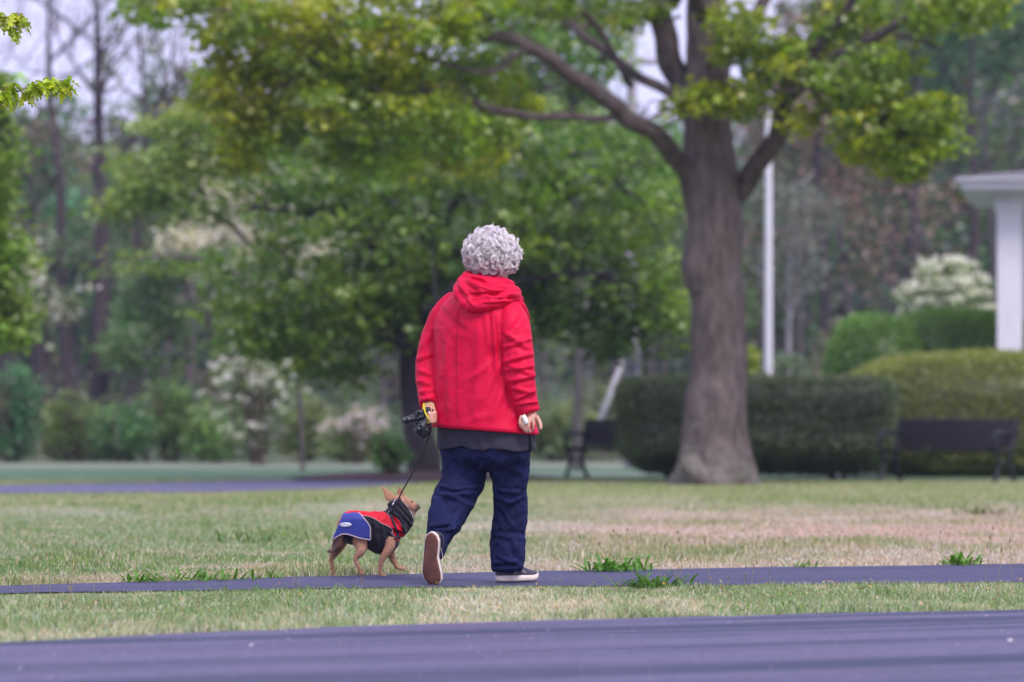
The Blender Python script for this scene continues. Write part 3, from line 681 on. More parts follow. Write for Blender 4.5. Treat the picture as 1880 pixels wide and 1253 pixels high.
# ------------------------------------------------------------------ middle trees
def crown_tree(name, label, Y, trunkpts, rads, limbs, blobs, col, leaf, lpc, crad, seed, bark, extra=None, cat='tree', col2=None, flat=.55, trans=None, bl=M_leaf, group=None, droop=.3, wob0=.2, flare=0):
    g = np.random.default_rng(seed); base = W(trunkpts[0][0], trunkpts[0][1], Y); 
    t = thing(name, (base[0], Y, 0), label, cat, group)
    mb = MB(); P = [W(p[0], p[1], Y + (p[2] if len(p) > 2 else 0)) for p in trunkpts]; P[0][2] = -.05
    limb(mb, P, [r * Y / F for r in rads], 44, 90, wob=wob0, flare=flare)
    tipsL = []
    for pts, rd in limbs:
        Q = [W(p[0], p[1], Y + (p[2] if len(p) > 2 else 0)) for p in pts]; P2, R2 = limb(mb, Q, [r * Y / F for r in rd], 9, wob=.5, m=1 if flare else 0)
        tipsL += [P2[i] for i in range(len(P2) // 3, len(P2), 2)]
    cen = blob_points(blobs, Y, g)
    # twigs reaching into the leaf clusters
    A = np.array(tipsL)
    for c in cen[::4]:
        d = np.linalg.norm(A - c, axis=1); q = A[d.argmin()]
        if d.min() < 2.6 and d.min() > .2: mb.add(*tube([q, (q + c) / 2 + g.normal(0, .12, 3) + [0, 0, .05], c], [.018, .012, .005], 4, 5, cap=False))
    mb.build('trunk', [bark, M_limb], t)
    c = clusters(cen, lpc, crad, flat, g)
    bc = np.tile(np.array(col, float), (len(cen), 1))
    if col2 is not None:
        k = fbm(cen, .9, seed, 2) + g.normal(0, .12, len(cen)); bc = np.where((k > .52)[:, None], np.array(col2), bc)
    bc = np.repeat(jitcol(bc, len(cen), g, .2, .08), lpc, 0)
    m = MB(); add_leaves(m, c, leaf, jitcol(bc, len(c), g, .2, .06), .8, .85, g, droop=droop); m.build('crown', bl, t, smooth=False)
    return t
# dark round tree in the middle distance
crown_tree('spreading_tree', 'dark green spreading tree behind the person, its black trunk left of the jacket', 62,
    [(778, 878), (770, 780), (762, 690), (775, 600), (790, 500), (800, 380), (805, 250)], [34, 27, 26, 26, 20, 12, 4],
    [([(765, 660), (720, 610, -.5), (640, 560, -1), (520, 540, -1)], [18, 13, 8, 3]), ([(770, 640), (860, 560, -.4), (980, 510, -.8), (1120, 500, -1)], [18, 13, 8, 3]),
     ([(780, 560), (700, 470, -.4), (600, 400, -.4), (460, 380, -.4)], [15, 10, 6, 3]), ([(785, 520), (880, 430, .4), (1010, 370, .4), (1150, 330, 0)], [15, 11, 7, 3]),
     ([(790, 460), (760, 380, 1), (700, 300, 1), (640, 240, 1)], [12, 8, 5, 2]), ([(795, 440), (850, 350, 1), (930, 270, 1), (990, 220, 1)], [12, 8, 5, 2]),
     ([(775, 620), (800, 560, -2), (850, 520, -3), (900, 500, -3.6)], [13, 10, 6, 3]), ([(775, 620), (740, 560, 2), (700, 520, 3), (640, 480, 3.6)], [13, 10, 6, 3])],
    [(760, 430, 330, 150, 200), (700, 570, 260, 70, 100), (520, 560, 170, 80, 60, -1), (440, 470, 110, 45, 8, -.5), (1050, 470, 190, 150, 100), (1140, 600, 120, 60, 40), (1100, 370, 140, 100, 46), (600, 330, 200, 100, 70), (850, 280, 240, 90, 90), (560, 640, 120, 40, 22, -1), (460, 620, 90, 35, 14, -1), (640, 680, 90, 26, 12), (1200, 560, 60, 70, 22), (950, 580, 110, 50, 40), (800, 540, 220, 60, 70)],
    (.10, .19, .026), .115, 28, .38, 501, M_darkbark, col2=(.20, .31, .035), group='trees standing on the lawn')
# pale green airy tree, behind and to the left
crown_tree('airy_tree', 'pale green airy layered tree behind and left of the dark crown', 72,
    [(556, 850), (550, 740), (535, 600), (500, 450), (480, 300), (470, 150)], [4, 4, 4, 4, 4, 2],
    [([(505, 560), (430, 500, -.5), (330, 470, -1), (230, 480, -1)], [5, 4, 3, 1.5]), ([(495, 480), (400, 400, .5), (300, 360, .5), (210, 350, .5)], [5, 4, 3, 1.5]), ([(500, 480), (600, 400), (700, 330), (800, 300)], [5, 4, 3, 1.5]), ([(485, 380), (420, 300), (340, 240), (260, 210)], [4, 3, 2, 1.2]), ([(480, 340), (560, 240), (650, 170), (720, 130)], [4, 3, 2, 1.2])],
    [(300, 300, 110, 60, 34), (250, 380, 80, 40, 18), (430, 260, 150, 70, 70), (400, 370, 170, 50, 36), (600, 230, 160, 90, 90), (330, 220, 90, 30, 16), (250, 480, 70, 30, 4), (360, 480, 90, 40, 8), (700, 150, 120, 60, 40), (560, 130, 120, 50, 22), (800, 200, 120, 90, 50)],
    (.20, .29, .06), .12, 32, .5, 503, BT, col2=(.28, .37, .08), flat=.35, group='trees standing on the lawn')
crown_tree('airy_tree', 'bright green airy tree behind the left limbs of the big tree', 76,
    [(1060, 860), (1062, 740), (1064, 600), (1060, 400), (1050, 200), (1040, 20), (1035, -150)], [9, 8, 8, 8, 7, 5, 2],
    [([(1058, 400), (1120, 320), (1180, 260), (1230, 220)], [5, 4, 3, 1.5]), ([(1055, 300), (980, 220), (930, 160), (890, 120)], [5, 4, 3, 1.5]), ([(1050, 200), (1110, 110), (1160, 60), (1190, 20)], [5, 4, 3, 1.5])],
    [(1040, 60, 150, 100, 80), (1150, 260, 100, 50, 36), (1010, 200, 120, 80, 50), (1200, 330, 60, 60, 26), (960, 20, 140, 90, 60), (1090, -60, 120, 80, 40)],
    (.19, .33, .08), .13, 34, .5, 507, BT, col2=(.26, .38, .12), flat=.45, group='trees standing on the lawn')
crown_tree('leafy_tree', 'bright green tree cut by the left picture edge', 58,
    [(-60, 880), (-62, 740), (-58, 600), (-50, 400), (-60, 200), (-60, 60)], [16, 13, 12, 10, 7, 3],
    [([(-58, 560), (-20, 500), (10, 470), (30, 460)], [6, 4, 3, 1.5]), ([(-55, 400), (-20, 320), (10, 280), (25, 260)], [6, 4, 3, 1.5]), ([(-58, 500), (-110, 440), (-150, 400), (-180, 380)], [6, 4, 3, 1.5])],
    [(-20, 480, 80, 80, 60), (0, 590, 62, 62, 44), (-10, 300, 48, 100, 44), (-20, 180, 60, 60, 22), (-120, 400, 90, 160, 90), (-80, 120, 70, 90, 40)],
    (.21, .33, .05), .11, 36, .32, 509, M_darkbark, group='trees standing on the lawn')

# ------------------------------------------------------------------ the big tree
BT_L = [
 ([(1292, 430, .1), (1268, 350, -.05), (1243, 295, -.3), (1195, 245, -.8), (1130, 195, -1.2), (1050, 140, -1.6), (965, 90, -2), (880, 62, -2.4), (760, 62, -2.8), (640, 45, -3.2), (500, 20, -3.6)], [15, 18, 18, 17, 16, 14, 12, 10, 7, 5, 3]),
 ([(1245, 190, 0), (1195, 150, .3), (1130, 110, .6), (1065, 65, 1), (1010, 15, 1.4), (950, -40, 1.6)], [9, 10, 9, 8, 7, 5]),
 ([(1130, 215, -1.2), (1060, 218, -1.5), (985, 215, -1.8), (910, 205, -2.1), (840, 180, -2.4), (760, 165, -2.7), (660, 175, -3.0)], [7, 7, 7, 7, 6, 5, 3]),
 ([(1272, 215, .1), (1245, 120, .2), (1215, 40, .2), (1195, -60, .3)], [26, 24, 22, 18]),
 ([(1320, 400, .1), (1350, 350, 0), (1380, 305, -.2), (1420, 255, -.4), (1450, 195, -.6), (1462, 165, -.7), (1500, 90, -.9), (1555, 20, -1.2), (1600, -60, -1.4)], [18, 22, 20, 18, 15, 12, 10, 9, 8]),
 ([(1428, 250, -.4), (1475, 232, -.8), (1505, 195, -1.1), (1490, 165, -1.3), (1462, 168, -1.2)], [11, 8, 7, 5, 3]),
 ([(1500, 195, -1.1), (1560, 215, -1.5), (1620, 215, -1.8), (1690, 235, -2.1)], [7, 6, 4, 2]),
 ([(1500, 110, -.9), (1560, 95, -1.3), (1605, 72, -1.6), (1660, 35, -1.9), (1740, 0, -2.2), (1820, -40, -2.4)], [8, 9, 9, 8, 7, 5]),
 ([(1640, 62, -1.8), (1690, 75, -1.9), (1730, 92, -2)], [5, 4, 2]),
 ([(1160, 160, .6), (1100, 60, .4), (1050, 0, 0), (1000, -50, -.5)], [7, 6, 6, 5]),
 ([(870, 62, -2.4), (840, 30, -2.6), (800, 5, -2.8), (750, -20, -3)], [8, 7, 6, 5]),
 ([(1300, 60, .5), (1330, -40, 1), (1400, -160, 1.6), (1460, -300, 2)], [14, 16, 14, 8]),
 ([(1290, 30, -.5), (1240, -120, -1.6), (1150, -260, -2.6), (1050, -330, -3.4)], [16, 14, 11, 6]),
 ([(1310, 150, 1), (1380, 40, 2.2), (1440, -60, 3.2), (1540, -140, 4)], [14, 13, 11, 6]),
 ([(1240, 0, 1), (1150, -60, 2.6), (1020, -100, 3.6), (850, -120, 4.4)], [14, 12, 9, 5]),
 ([(965, 90, -2), (900, 130, -2.3), (830, 120, -2.7), (740, 100, -3.1), (600, 110, -3.4)], [6, 5, 4, 3, 2]),
]
BIGB = [
 (330, 15, 100, 32, 26, -3.4, 1.5), (480, 60, 110, 45, 36, -3.2, 1.5), (420, 150, 95, 55, 44, -3, 1.5), (560, 110, 110, 50, 40, -2.8, 1.6), (470, 225, 70, 50, 34, -3, 1.2), (440, 285, 30, 22, 8, -3, .6),
 (620, 200, 110, 55, 48, -2.8, 1.6), (700, 110, 110, 60, 54, -2.6, 1.6), (760, 210, 120, 50, 46, -2.5, 1.6), (660, 275, 55, 28, 14, -2.6, 1), (860, 140, 110, 50, 34, -1.0, 1.2), (900, 240, 90, 38, 24, -1.6, 1.0), (850, 285, 70, 35, 14, -2.3, 1.1), (740, 300, 35, 18, 6, -2.4, .8),
 (960, 170, 50, 34, 9, -.6, .6), (560, 15, 130, 26, 28, -3.2, 1.5), (760, 20, 130, 26, 24, -3, 1.5), (790, 62, 90, 26, 20, -3.4, .6), (620, 55, 90, 24, 14, -3.8, .6), (960, 5, 120, 20, 12, -.4, .8), (1120, 20, 70, 22, 9, 1.4, .8), (1180, 10, 40, 20, 7, 0, 1), (880, 20, 90, 30, 16, -2.4, 1.4),
 (1350, 60, 55, 55, 24, -.9, .8), (1430, 110, 60, 55, 22, -1.1, .7), (1290, 180, 48, 28, 16, -.9, .4), (1375, 175, 60, 30, 20, -1, .5), (1250, 195, 16, 10, 4, -.9, .3), (1500, 60, 70, 55, 20, -.4, .8), (1590, 30, 90, 40, 18, -.6, .9), (1740, 20, 80, 40, 32, -2, 1.2), (1820, 10, 28, 40, 10, -2.2, .8),
 (1560, 150, 70, 50, 32, -1.6, .9), (1610, 200, 80, 60, 42, -1.8, 1), (1700, 215, 62, 36, 28, -2.1, .9), (1600, 265, 70, 34, 22, -1.8, .9), (1660, 290, 45, 40, 18, -1.9, .7), (1725, 275, 40, 28, 10, -2, .6), (1470, 225, 30, 18, 5, -1.3, .5), (1640, 110, 60, 24, 10, -1.8, .8),
 (1240, -160, 500, 120, 100, 0, 5), (700, -110, 420, 80, 70, -1, 4.5), (1600, -120, 300, 90, 50, 0, 4.5), (1300, -330, 420, 120, 60, 0, 4.5),
]
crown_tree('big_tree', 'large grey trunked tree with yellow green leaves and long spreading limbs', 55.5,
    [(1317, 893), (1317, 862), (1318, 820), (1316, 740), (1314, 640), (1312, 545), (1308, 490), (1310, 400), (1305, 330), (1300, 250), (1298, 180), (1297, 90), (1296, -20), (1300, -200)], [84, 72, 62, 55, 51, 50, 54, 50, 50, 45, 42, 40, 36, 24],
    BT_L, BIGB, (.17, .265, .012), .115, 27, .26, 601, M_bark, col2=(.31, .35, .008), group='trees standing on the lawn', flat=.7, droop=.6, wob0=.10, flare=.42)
# ------------------------------------------------------------------ benches
M_slat = mat('dark_painted_slat', (.020, .016, .026), .6, var=.3, vscale=6, stretch=(.3, 6, 6))
def make_bench():
    t = thing('park_bench', (0, 0, 0), 'x', 'bench', 'black park benches along the footpath')
    def part(nm, mb, m): o = mb.build(nm, m, t); return o
    L = 1.86
    for k in range(5):
        mb = MB(); mb.add(*bbox((0, -.20 + k * .095, .435 - (.012 if k == 2 else 0) + (.01 if k == 0 else 0)), (L, .085, .028), .008)); part('seat_slat', mb, M_slat)
    for k in range(6):
        z = .50 + k * .066; mb = MB(); mb.add(*bbox((0, .235 + k * .022, z), (L, .026, .064), .005)); part('back_slat', mb, M_slat)
    for s in (-1, 1):
        x = s * (L / 2 - .06); mb = MB()
        T = lambda P, r, n=24: mb.add(*tube(np.c_[np.full(len(P), x), np.array(P)], r, 8, n))
        T([(-.30, 0), (-.27, .03), (-.20, .16), (-.17, .28), (-.23, .38), (-.24, .42)], [.036, .032, .030, .032, .030, .030])         # front leg, S curve
        T([(.34, 0), (.30, .03), (.20, .18), (.16, .32), (.20, .42), (.28, .62), (.36, .87)], [.036, .032, .032, .032, .030, .026, .022])   # rear leg and back post
        T([(-.24, .41), (0, .405), (.2, .41)], .018, 8); T([(-.19, .2), (0, .30), (.19, .2)], .014, 12)
        T([(-.24, .41), (-.30, .50), (-.31, .60), (-.24, .66), (-.05, .67), (.16, .655), (.30, .67)], [.026, .026, .028, .03, .03, .028, .026])   # arm
        T([(-.30, .60), (-.27, .54), (-.22, .55), (-.22, .60), (-.26, .61)], .012, 14)   # scroll
        part('side_frame', mb, M_iron)
    return t
def place(t, px, Y, rz, label):
    t.location = ((px - 940) * Y / F, Y, 0); t.rotation_euler = (0, 0, rz); t['label'] = label
def dup(t):
    c = t.copy(); C.objects.link(c)
    for ch in t.children: q = ch.copy(); C.objects.link(q); q.parent = c; q.matrix_parent_inverse = ch.matrix_parent_inverse
    return c
bench = make_bench(); b2 = dup(bench)
place(bench, 1738, 58.2, R(-33), 'black park bench in front of the yellow green hedge, right of the big trunk')
place(b2, 1150, 62.6, R(-33), 'black park bench partly hidden by the dark hedge, left of the big trunk')

# ------------------------------------------------------------------ poles
M_white = mat('white_paint', (.72, .70, .78), .45, var=.05, vscale=3); M_greyw = mat('weathered_grey_wood', (.34, .31, .36), .85, var=.3, vscale=3, stretch=(3, 3, .5))
Y = 76; x = hx(1411, Y); t = thing('flagpole', (x, Y, 0), 'tall white flagpole standing behind the dark hedge right of the big trunk', 'flagpole')
mb = MB(); mb.add(*tube([[x, Y, 0], [x, Y, 4], [x, Y, 9.6]], [.075, .068, .045], 16, 8)); mb.build('pole', M_white, t)
mb = MB(); mb.add(*ell((x, Y, 9.7), (.1, .1, .1))); mb.build('finial', mat('gold_ball', (.6, .45, .15), .3, metal=1), t)
mb = MB(); mb.add(*tube([[x, Y, 0], [x, Y, .25]], [.2, .14], 16)); mb.build('base_collar', M_white, t)
mb = MB(); mb.add(*bbox((x, Y - .11, 1.5), (.03, .03, .18))); mb.build('cleat', M_iron, t)
Y = 80; x = hx(1160, Y); t = thing('utility_pole', (x, Y, 0), 'pale grey wooden pole left of the big trunk behind the left hedge', 'pole')
mb = MB(); limb(mb, [[x, Y, -.05], [x, Y, 2], [x - .02, Y, 4], [x, Y, 8.2]], [.15, .14, .12, .09], 14, 20, wob=.1); mb.build('pole', M_greyw, t)
mb = MB(); mb.add(*bbox((x, Y - .12, 7.6), (1.7, .09, .11))); mb.build('crossarm', M_greyw, t)
mb = MB(); mb.add(*bbox((x + .02, Y - .17, 2.0), (.22, .14, .36))); mb.build('meter_box', mat('dull_metal_box', (.10, .10, .14), .6), t)
mb = MB(); mb.add(*tube([W(1084, 818, Y - .1), W(1147, 655, Y - .1)], .052, 10, 3)); mb.build('brace', mat('pale_brace', (.46, .44, .50), .6), t)

# ------------------------------------------------------------------ pavilion (right edge)
Y = 68.5
t = thing('pavilion', (hx(2100, Y), Y + 2, 0), 'white pavilion with square column and flat eave at the right edge', 'pavilion')
xc = hx(1854, Y)
def wpart(nm, shapes, m=M_white):
    mb = MB(); [mb.add(*s) for s in shapes]; return mb.build(nm, m, t, smooth=False)
zt = hz(352, Y) - .155; zf = .75
for cx_, cy_ in ((xc, Y), (xc + 3.6, Y), (xc, Y + 3.6), (xc + 3.6, Y + 3.6)):
    c_ = wpart('column', [bbox((cx_, cy_, (zt + zf) / 2), (.40, .40, zt - zf), .012), bbox((cx_, cy_, zf + .12), (.5, .5, .24), .02), bbox((cx_, cy_, zt - .1), (.47, .47, .14), .02)])
wpart('floor', [bbox((xc + 1.8, Y + 1.8, zf / 2 - .01), (4.4, 4.4, zf), .02)], mat('pavilion_concrete', (.4, .39, .4), .9, var=.15))
wpart('beam', [bbox((xc + 1.8, Y, zt + .06), (4.1, .34, .12), .01), bbox((xc + 1.8, Y + 3.6, zt + .06), (4.1, .34, .12), .01), bbox((xc, Y + 1.8, zt + .061), (.336, 3.2, .122), .01), bbox((xc + 3.6, Y + 1.8, zt + .061), (.336, 3.2, .122), .01)])
wpart('soffit', [bbox((xc + 1.8, Y + 1.8, zt + .14), (4.95, 4.95, .04), .01)])
wpart('fascia', [bbox((xc + 1.8, Y + 1.8, zt + .22), (5.1, 5.1, .13), .02), bbox((xc + 1.8, Y + 1.8, zt + .315), (5.3, 5.3, .06), .02)])
h = 2.66; a_ = np.array([[xc + 1.8 + sx * h, Y + 1.8 + sy * h, zt + .35] for sx, sy in ((-1, -1), (1, -1), (1, 1), (-1, 1))])
mb = MB(); mb.add(np.vstack([a_, [xc + 1.8, Y + 1.8, zt + .72]]), [np.array([[0, 1, 4], [1, 2, 4], [2, 3, 4], [3, 0, 4]]), np.array([[3, 2, 1, 0]])]); mb.build('roof', mat('grey_shingles', (.16, .15, .17), .9, bump=.6, bscale=30), t, smooth=False)
RAIL = wpart('railing', [bbox((xc + 1.8, Y + .02, 1.75), (3.2, .06, .08), .01), bbox((xc + 1.8, Y + .02, .98), (3.2, .06, .06), .01)] + [bbox((xc + .3 + k * .15, Y + .02, 1.36), (.03, .03, .72), .004) for k in range(21)])


pv = (xc, Y); rz_ = R(-8)
for o in t.children:
    me = o.data; v = np.zeros(len(me.vertices) * 3); me.vertices.foreach_get('co', v); v = v.reshape(-1, 3); dx, dy = v[:, 0] - pv[0], v[:, 1] - 68.5
    v[:, 0] = pv[0] + dx * math.cos(rz_) - dy * math.sin(rz_); v[:, 1] = 68.5 + dx * math.sin(rz_) + dy * math.cos(rz_); me.vertices.foreach_set('co', v.ravel()); me.update()
# ------------------------------------------------------------------ young oak just outside the left edge, two sprigs in frame
M_twig2 = mat('sprig_bark', (.18, .10, .05), .8)
Yn = 19.0
t = thing('young_oak', (hx(-330, Yn), Yn, 0), 'young tree whose two fresh yellow green leafy sprigs enter from the left edge', 'tree')
mb = MB(); P = lambda px, py, dy=0: W(px, py, Yn + dy)
limb(mb, [[hx(-330, Yn), Yn, -.05], P(-325, 700), P(-335, 400), P(-325, 100), P(-330, -300)], [.09, .075, .06, .045, .02], 12, 30, wob=.2)
sprigs = [
  [(-330, 250), (-200, 230), (-80, 205), (-10, 186), (40, 165), (80, 152), (120, 148)],
  [(-330, 150), (-200, 90), (-90, 52), (-20, 38), (15, 32), (40, 40)],
  [(60, 160), (85, 155), (105, 157)], [(-10, 186), (5, 165), (30, 152)], [(5, 34), (25, 28), (40, 25)],
  [(-330, 0), (-250, -60), (-150, -80), (-60, -90)], [(-330, 330), (-400, 280), (-480, 250)], [(-330, 60), (-420, 0), (-500, -40)]]
for i, s in enumerate(sprigs):
    rr_ = [.022, .013, .008, .005, .0035, .003, .002][:len(s)] if len(s) > 3 else [.003, .0025, .0018]
    if len(s) == 6: rr_ = [.02, .012, .007, .004, .003, .002]
    if i >= 5: rr_ = [.02, .012, .006, .003][:len(s)]
    limb(mb, [P(a, b, .02 * (k % 2)) for k, (a, b) in enumerate(s)], rr_, 6, 30, wob=.2)
mb.build('trunk', M_twig2, t)
g = np.random.default_rng(77)
def oakleaf(m, p, d, L, col, g, curl):
    """narrow lobed young leaf hanging along d"""
    k = 15; s = np.linspace(0, 1, k); d = unit(np.array(d, float)); up = unit(g.normal(0, 1, 3)); side = unit(np.cross(d, up)); nn = np.cross(side, d)
    lob = .5 + .5 * np.cos(s * 2 * np.pi * 3.5 + np.pi); wv = L * (.07 + .27 * lob ** .8) * np.sin(np.pi * np.clip(s * .92 + .06, 0, 1)) ** .6 * (1 - .25 * s)
    mid = p + d * (s * L)[:, None] + nn * (curl * L * s ** 2)[:, None] + np.array([0, 0, -.18 * L]) * (s ** 2)[:, None]
    fold = .3 * wv[:, None] * nn
    g_ = np.stack([mid - side * wv[:, None] + fold, mid, mid + side * wv[:, None] + fold], 1)
    v_, f_ = gridfaces(g_, closed=False); m.add(v_, f_, 0, jitcol(col, len(f_[0]), g, .06, .03))
    v_, f_ = tube(mid[:-1] - nn * .0004, .0007, 4, cap=False); m.add(v_, f_, 0, np.array(col) * .8)
m = MB(); lm = leafmat('fresh_leaf', .45, .05)
spots = [(8, 35, 7), (25, 30, 9), (40, 32, 8), (14, 52, 5), (0, 28, 6), (-30, 40, 8), (-20, 190, 6), (8, 170, 9), (22, 158, 8), (0, 182, 6), (60, 155, 9), (72, 152, 9), (85, 150, 8), (95, 150, 8), (110, 152, 9), (122, 150, 9), (48, 165, 7), (-50, 200, 9), (-90, 205, 12), (-120, 60, 12), (-60, -90, 14), (-480, 250, 20), (-500, -40, 20)]
for px, py, n in spots:
    for i in range(n):
        c = P(px + g.normal(0, 3), py + g.normal(0, 3), g.normal(0, .01)); d = np.array([g.normal(.25, .7), g.normal(0, .6), -1.0 + abs(g.normal(0, .45))])
        col = jitcol((.36, .44, .015), 1, g, .2, .1)[0]
        oakleaf(m, c, d, g.uniform(.05, .085), col, g, g.uniform(-.3, .3))
for s in sprigs[:5]:
    pts = np.array([P(a, b) for a, b in s])
    for i in range(12):
        k = g.integers(len(pts) // 2, len(pts)); q = pts[k - 1] + (pts[k] - pts[k - 1]) * g.uniform(); oakleaf(m, q, (g.normal(0, .6), g.normal(0, .5), -.8), g.uniform(.03, .06), jitcol((.36, .42, .02), 1, g, .2, .1)[0], g, .2)
m.build('crown', lm, t)
# ------------------------------------------------------------------ figure helpers
def remesh(mb, voxel, smooth=4, fac=.5):
    me = mb.mesh('tmp'); o = bpy.data.objects.new('tmp', me); C.objects.link(o)
    r = o.modifiers.new('r', 'REMESH'); r.mode = 'VOXEL'; r.voxel_size = voxel; r.use_smooth_shade = True
    if smooth: s = o.modifiers.new('s', 'SMOOTH'); s.iterations = smooth; s.factor = fac
    dg = bpy.context.evaluated_depsgraph_get(); dg.update()
    out_ = bpy.data.meshes.new_from_object(o.evaluated_get(dg)); bpy.data.objects.remove(o); bpy.data.meshes.remove(me)
    return out_
def mverts(me):
    n = len(me.vertices); a = np.zeros(n * 3); me.vertices.foreach_get('co', a); b = np.zeros(n * 3); me.vertices.foreach_get('normal', b)
    return a.reshape(-1, 3), b.reshape(-1, 3)
def setverts(me, v): me.vertices.foreach_set('co', v.ravel()); me.update()
def topx(v): return np.c_[940 + v[:, 0] * F / v[:, 1], HOR - (v[:, 2] - CAMH) * F / v[:, 1]]
def folds(me, lst, hem=None):
    """lst: ((px,py),(px,py), width_px, amp_m[, 'b'=both sides]); raised folds running along lines drawn on the near side"""
    v, n = mverts(me); p = topx(v); d = np.zeros(len(v)); face = np.clip(.35 - n[:, 1] * 1.2, 0, 1)
    for a, b, wd, amp in lst:
        a = np.array(a, float); b = np.array(b, float); ab = b - a; L = np.linalg.norm(ab)
        t = ((p - a) @ ab) / L ** 2; q = a + np.clip(t, 0, 1)[:, None] * ab; dist = np.linalg.norm(p - q, axis=1)
        nrm = np.array([-ab[1], ab[0]]) / L; sgn = (p - q) @ nrm
        prof = np.exp(-(sgn / wd) ** 2) - .55 * np.exp(-((sgn - 1.5 * wd) / (wd * 1.1)) ** 2)
        end = np.exp(-(np.maximum(0, np.abs(t - .5) - .38) / .12) ** 2)
        d += 1.3 * amp * prof * end * (dist < wd * 5)
    if hem: d = d * np.clip((hem - p[:, 1]) / 16, 0, 1)
    setverts(me, v + n * (d * face)[:, None])
def wrinkle(me, amp, s, seed, stretch=(1, 1, 1), ridge=True, hem=None):
    v, n = mverts(me); amp = amp * (1 if hem is None else np.clip((hem - topx(v)[:, 1]) / 14, 0, 1)); w_ = (np.c_[fbm(v, s * .6, seed + 5), fbm(v, s * .6, seed + 9), fbm(v, s * .6, seed + 13)] - .5) * .8 / s * 2
    f_ = fbm((v + w_) * np.array(stretch), s, seed, 3)
    if ridge: f_ = 1 - np.abs(f_ - .5) * 4
    setverts(me, v + n * ((f_ - .5) * amp)[:, None])

YP = 19.4
def PP(px, py, dy=0): return np.array([(px - 940) * YP / F, YP + dy, CAMH + (HOR - py) * YP / F])
TH = R(42); Wd_ = np.array([math.cos(TH), -math.sin(TH), 0]); Fw = np.array([math.sin(TH), math.cos(TH), 0])   # right-hand side, heading
def rings(spec, ratio, ns=40, th=TH, e=2.3, tilt=0.0, tiltf=0.0):
    """spec rows: py, xl, xr, dy -> elliptical rings turned with the body; projected width kept"""
    wv = np.array([math.cos(th), -math.sin(th), 0]); fv = np.array([math.sin(th), math.cos(th), 0]); out_ = []
    for row in spec:
        py, xl, xr, dy = row[:4]; rt = row[4] if len(row) > 4 else ratio
        c = PP((xl + xr) / 2, py, dy); H = (xr - xl) / 2 * YP / F
        a = H / math.sqrt(math.cos(th) ** 2 + (rt * math.sin(th)) ** 2); b = a * rt
        t = np.linspace(0, 2 * np.pi, ns, endpoint=False); ct, st = np.cos(t), np.sin(t)
        x = np.sign(ct) * np.abs(ct) ** (2 / e) * a; y = np.sign(st) * np.abs(st) ** (2 / e) * b
        r_ = c + x[:, None] * wv + y[:, None] * fv; r_[:, 2] += (r_[:, 0] - c[0]) * tilt + ((r_ - c) @ fv) * tiltf; out_.append(r_)
    return np.array(out_)
def refine(spec, n):
    S = np.array([list(s) + [0] * (0) for s in spec], float); P, _ = None, None
    k = len(S); t = np.linspace(0, k - 1, n); i = np.minimum(t.astype(int), k - 2); f = (t - i)[:, None]
    Q = np.vstack([2 * S[0] - S[1], S, 2 * S[-1] - S[-2]]); p0, p1, p2, p3 = Q[i], Q[i + 1], Q[i + 2], Q[i + 3]
    return .5 * (2 * p1 + (p2 - p0) * f + (2 * p0 - 5 * p1 + 4 * p2 - p3) * f ** 2 + (3 * p1 - p0 - 3 * p2 + p3) * f ** 3)

M_skin = mat('skin', (.62, .34, .27), .5, bump=.2, bscale=120, var=.08, vscale=25, sss=.15, bumpdist=.002)
M_red = mat('red_jacket_cloth', (.62, .001, .044), .6, bump=.3, bscale=38, var=.10, vscale=7, bumpdist=.005, detail=6, spec=.2)
M_jean = mat('navy_denim', (.011, .015, .064), .9, bump=.4, bscale=60, var=.35, vscale=9, bumpdist=.003, spec=.2)
M_shirt = mat('charcoal_jersey', (.035, .035, .055), .9, bump=.3, bscale=70, bumpdist=.003)
M_shoe = mat('dark_purple_grey_leather', (.055, .045, .075), .5, bump=.2, bscale=60, var=.2, vscale=20, bumpdist=.002)
M_sole = mat('cream_rubber', (.72, .62, .56), .6, var=.12, vscale=30); M_outsole = mat('brown_rubber_sole', (.135, .055, .045), .7, var=.35, vscale=18, bump=.6, bscale=130, bumpdist=.003)
M_hair = mat('silver_white_hair', (.9, .87, .9), .55, spec=.4)
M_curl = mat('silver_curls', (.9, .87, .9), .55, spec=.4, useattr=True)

person = thing('person', PP(915, 1074), 'person with curly white hair in red hooded jacket, navy jeans, walking away', 'person')
# ---- body: one continuous surface
mb = MB()
def lf(spec, ratio, n, th=TH, e=2.1, **k): mb.add(*gridfaces(rings(refine([s if len(s) > 4 else (*s, ratio) for s in spec], n), ratio, 28, th, e, **k)))
lf([(838, 850, 935, 0), (815, 835, 950, 0), (790, 824, 960, 0), (740, 822, 960, 0), (680, 820, 958, 0), (620, 822, 955, 0), (580, 832, 952, 0), (555, 850, 940, 0), (535, 872, 930, 0)], .68, 20)
lf([(560, 880, 925, 0), (530, 884, 926, 0), (505, 884, 928, .0), (480, 880, 932, 0)], .95, 8)          # neck
HC = PP(904, 462); hth = R(38); hr = np.array([math.cos(hth), -math.sin(hth), 0]); hf = np.array([math.sin(hth), math.cos(hth), 0])
HM = np.array([hr, hf, [0, 0, 1]]).T          # local (right, forward, up) -> world
hp = lambda x, y, z: HC + HM @ np.array([x, y, z])
mb.add(*ell(HC, (.072, .090, .098), 20, 26, HM)); mb.add(*ell(hp(0, .035, -.065), (.052, .058, .055), 14, 18, HM))   # skull, jaw
mb.add(*tube([hp(0, .088, -.005), hp(0, .105, -.03), hp(0, .096, -.045)], [.009, .014, .012], 10, 8))                       # nose
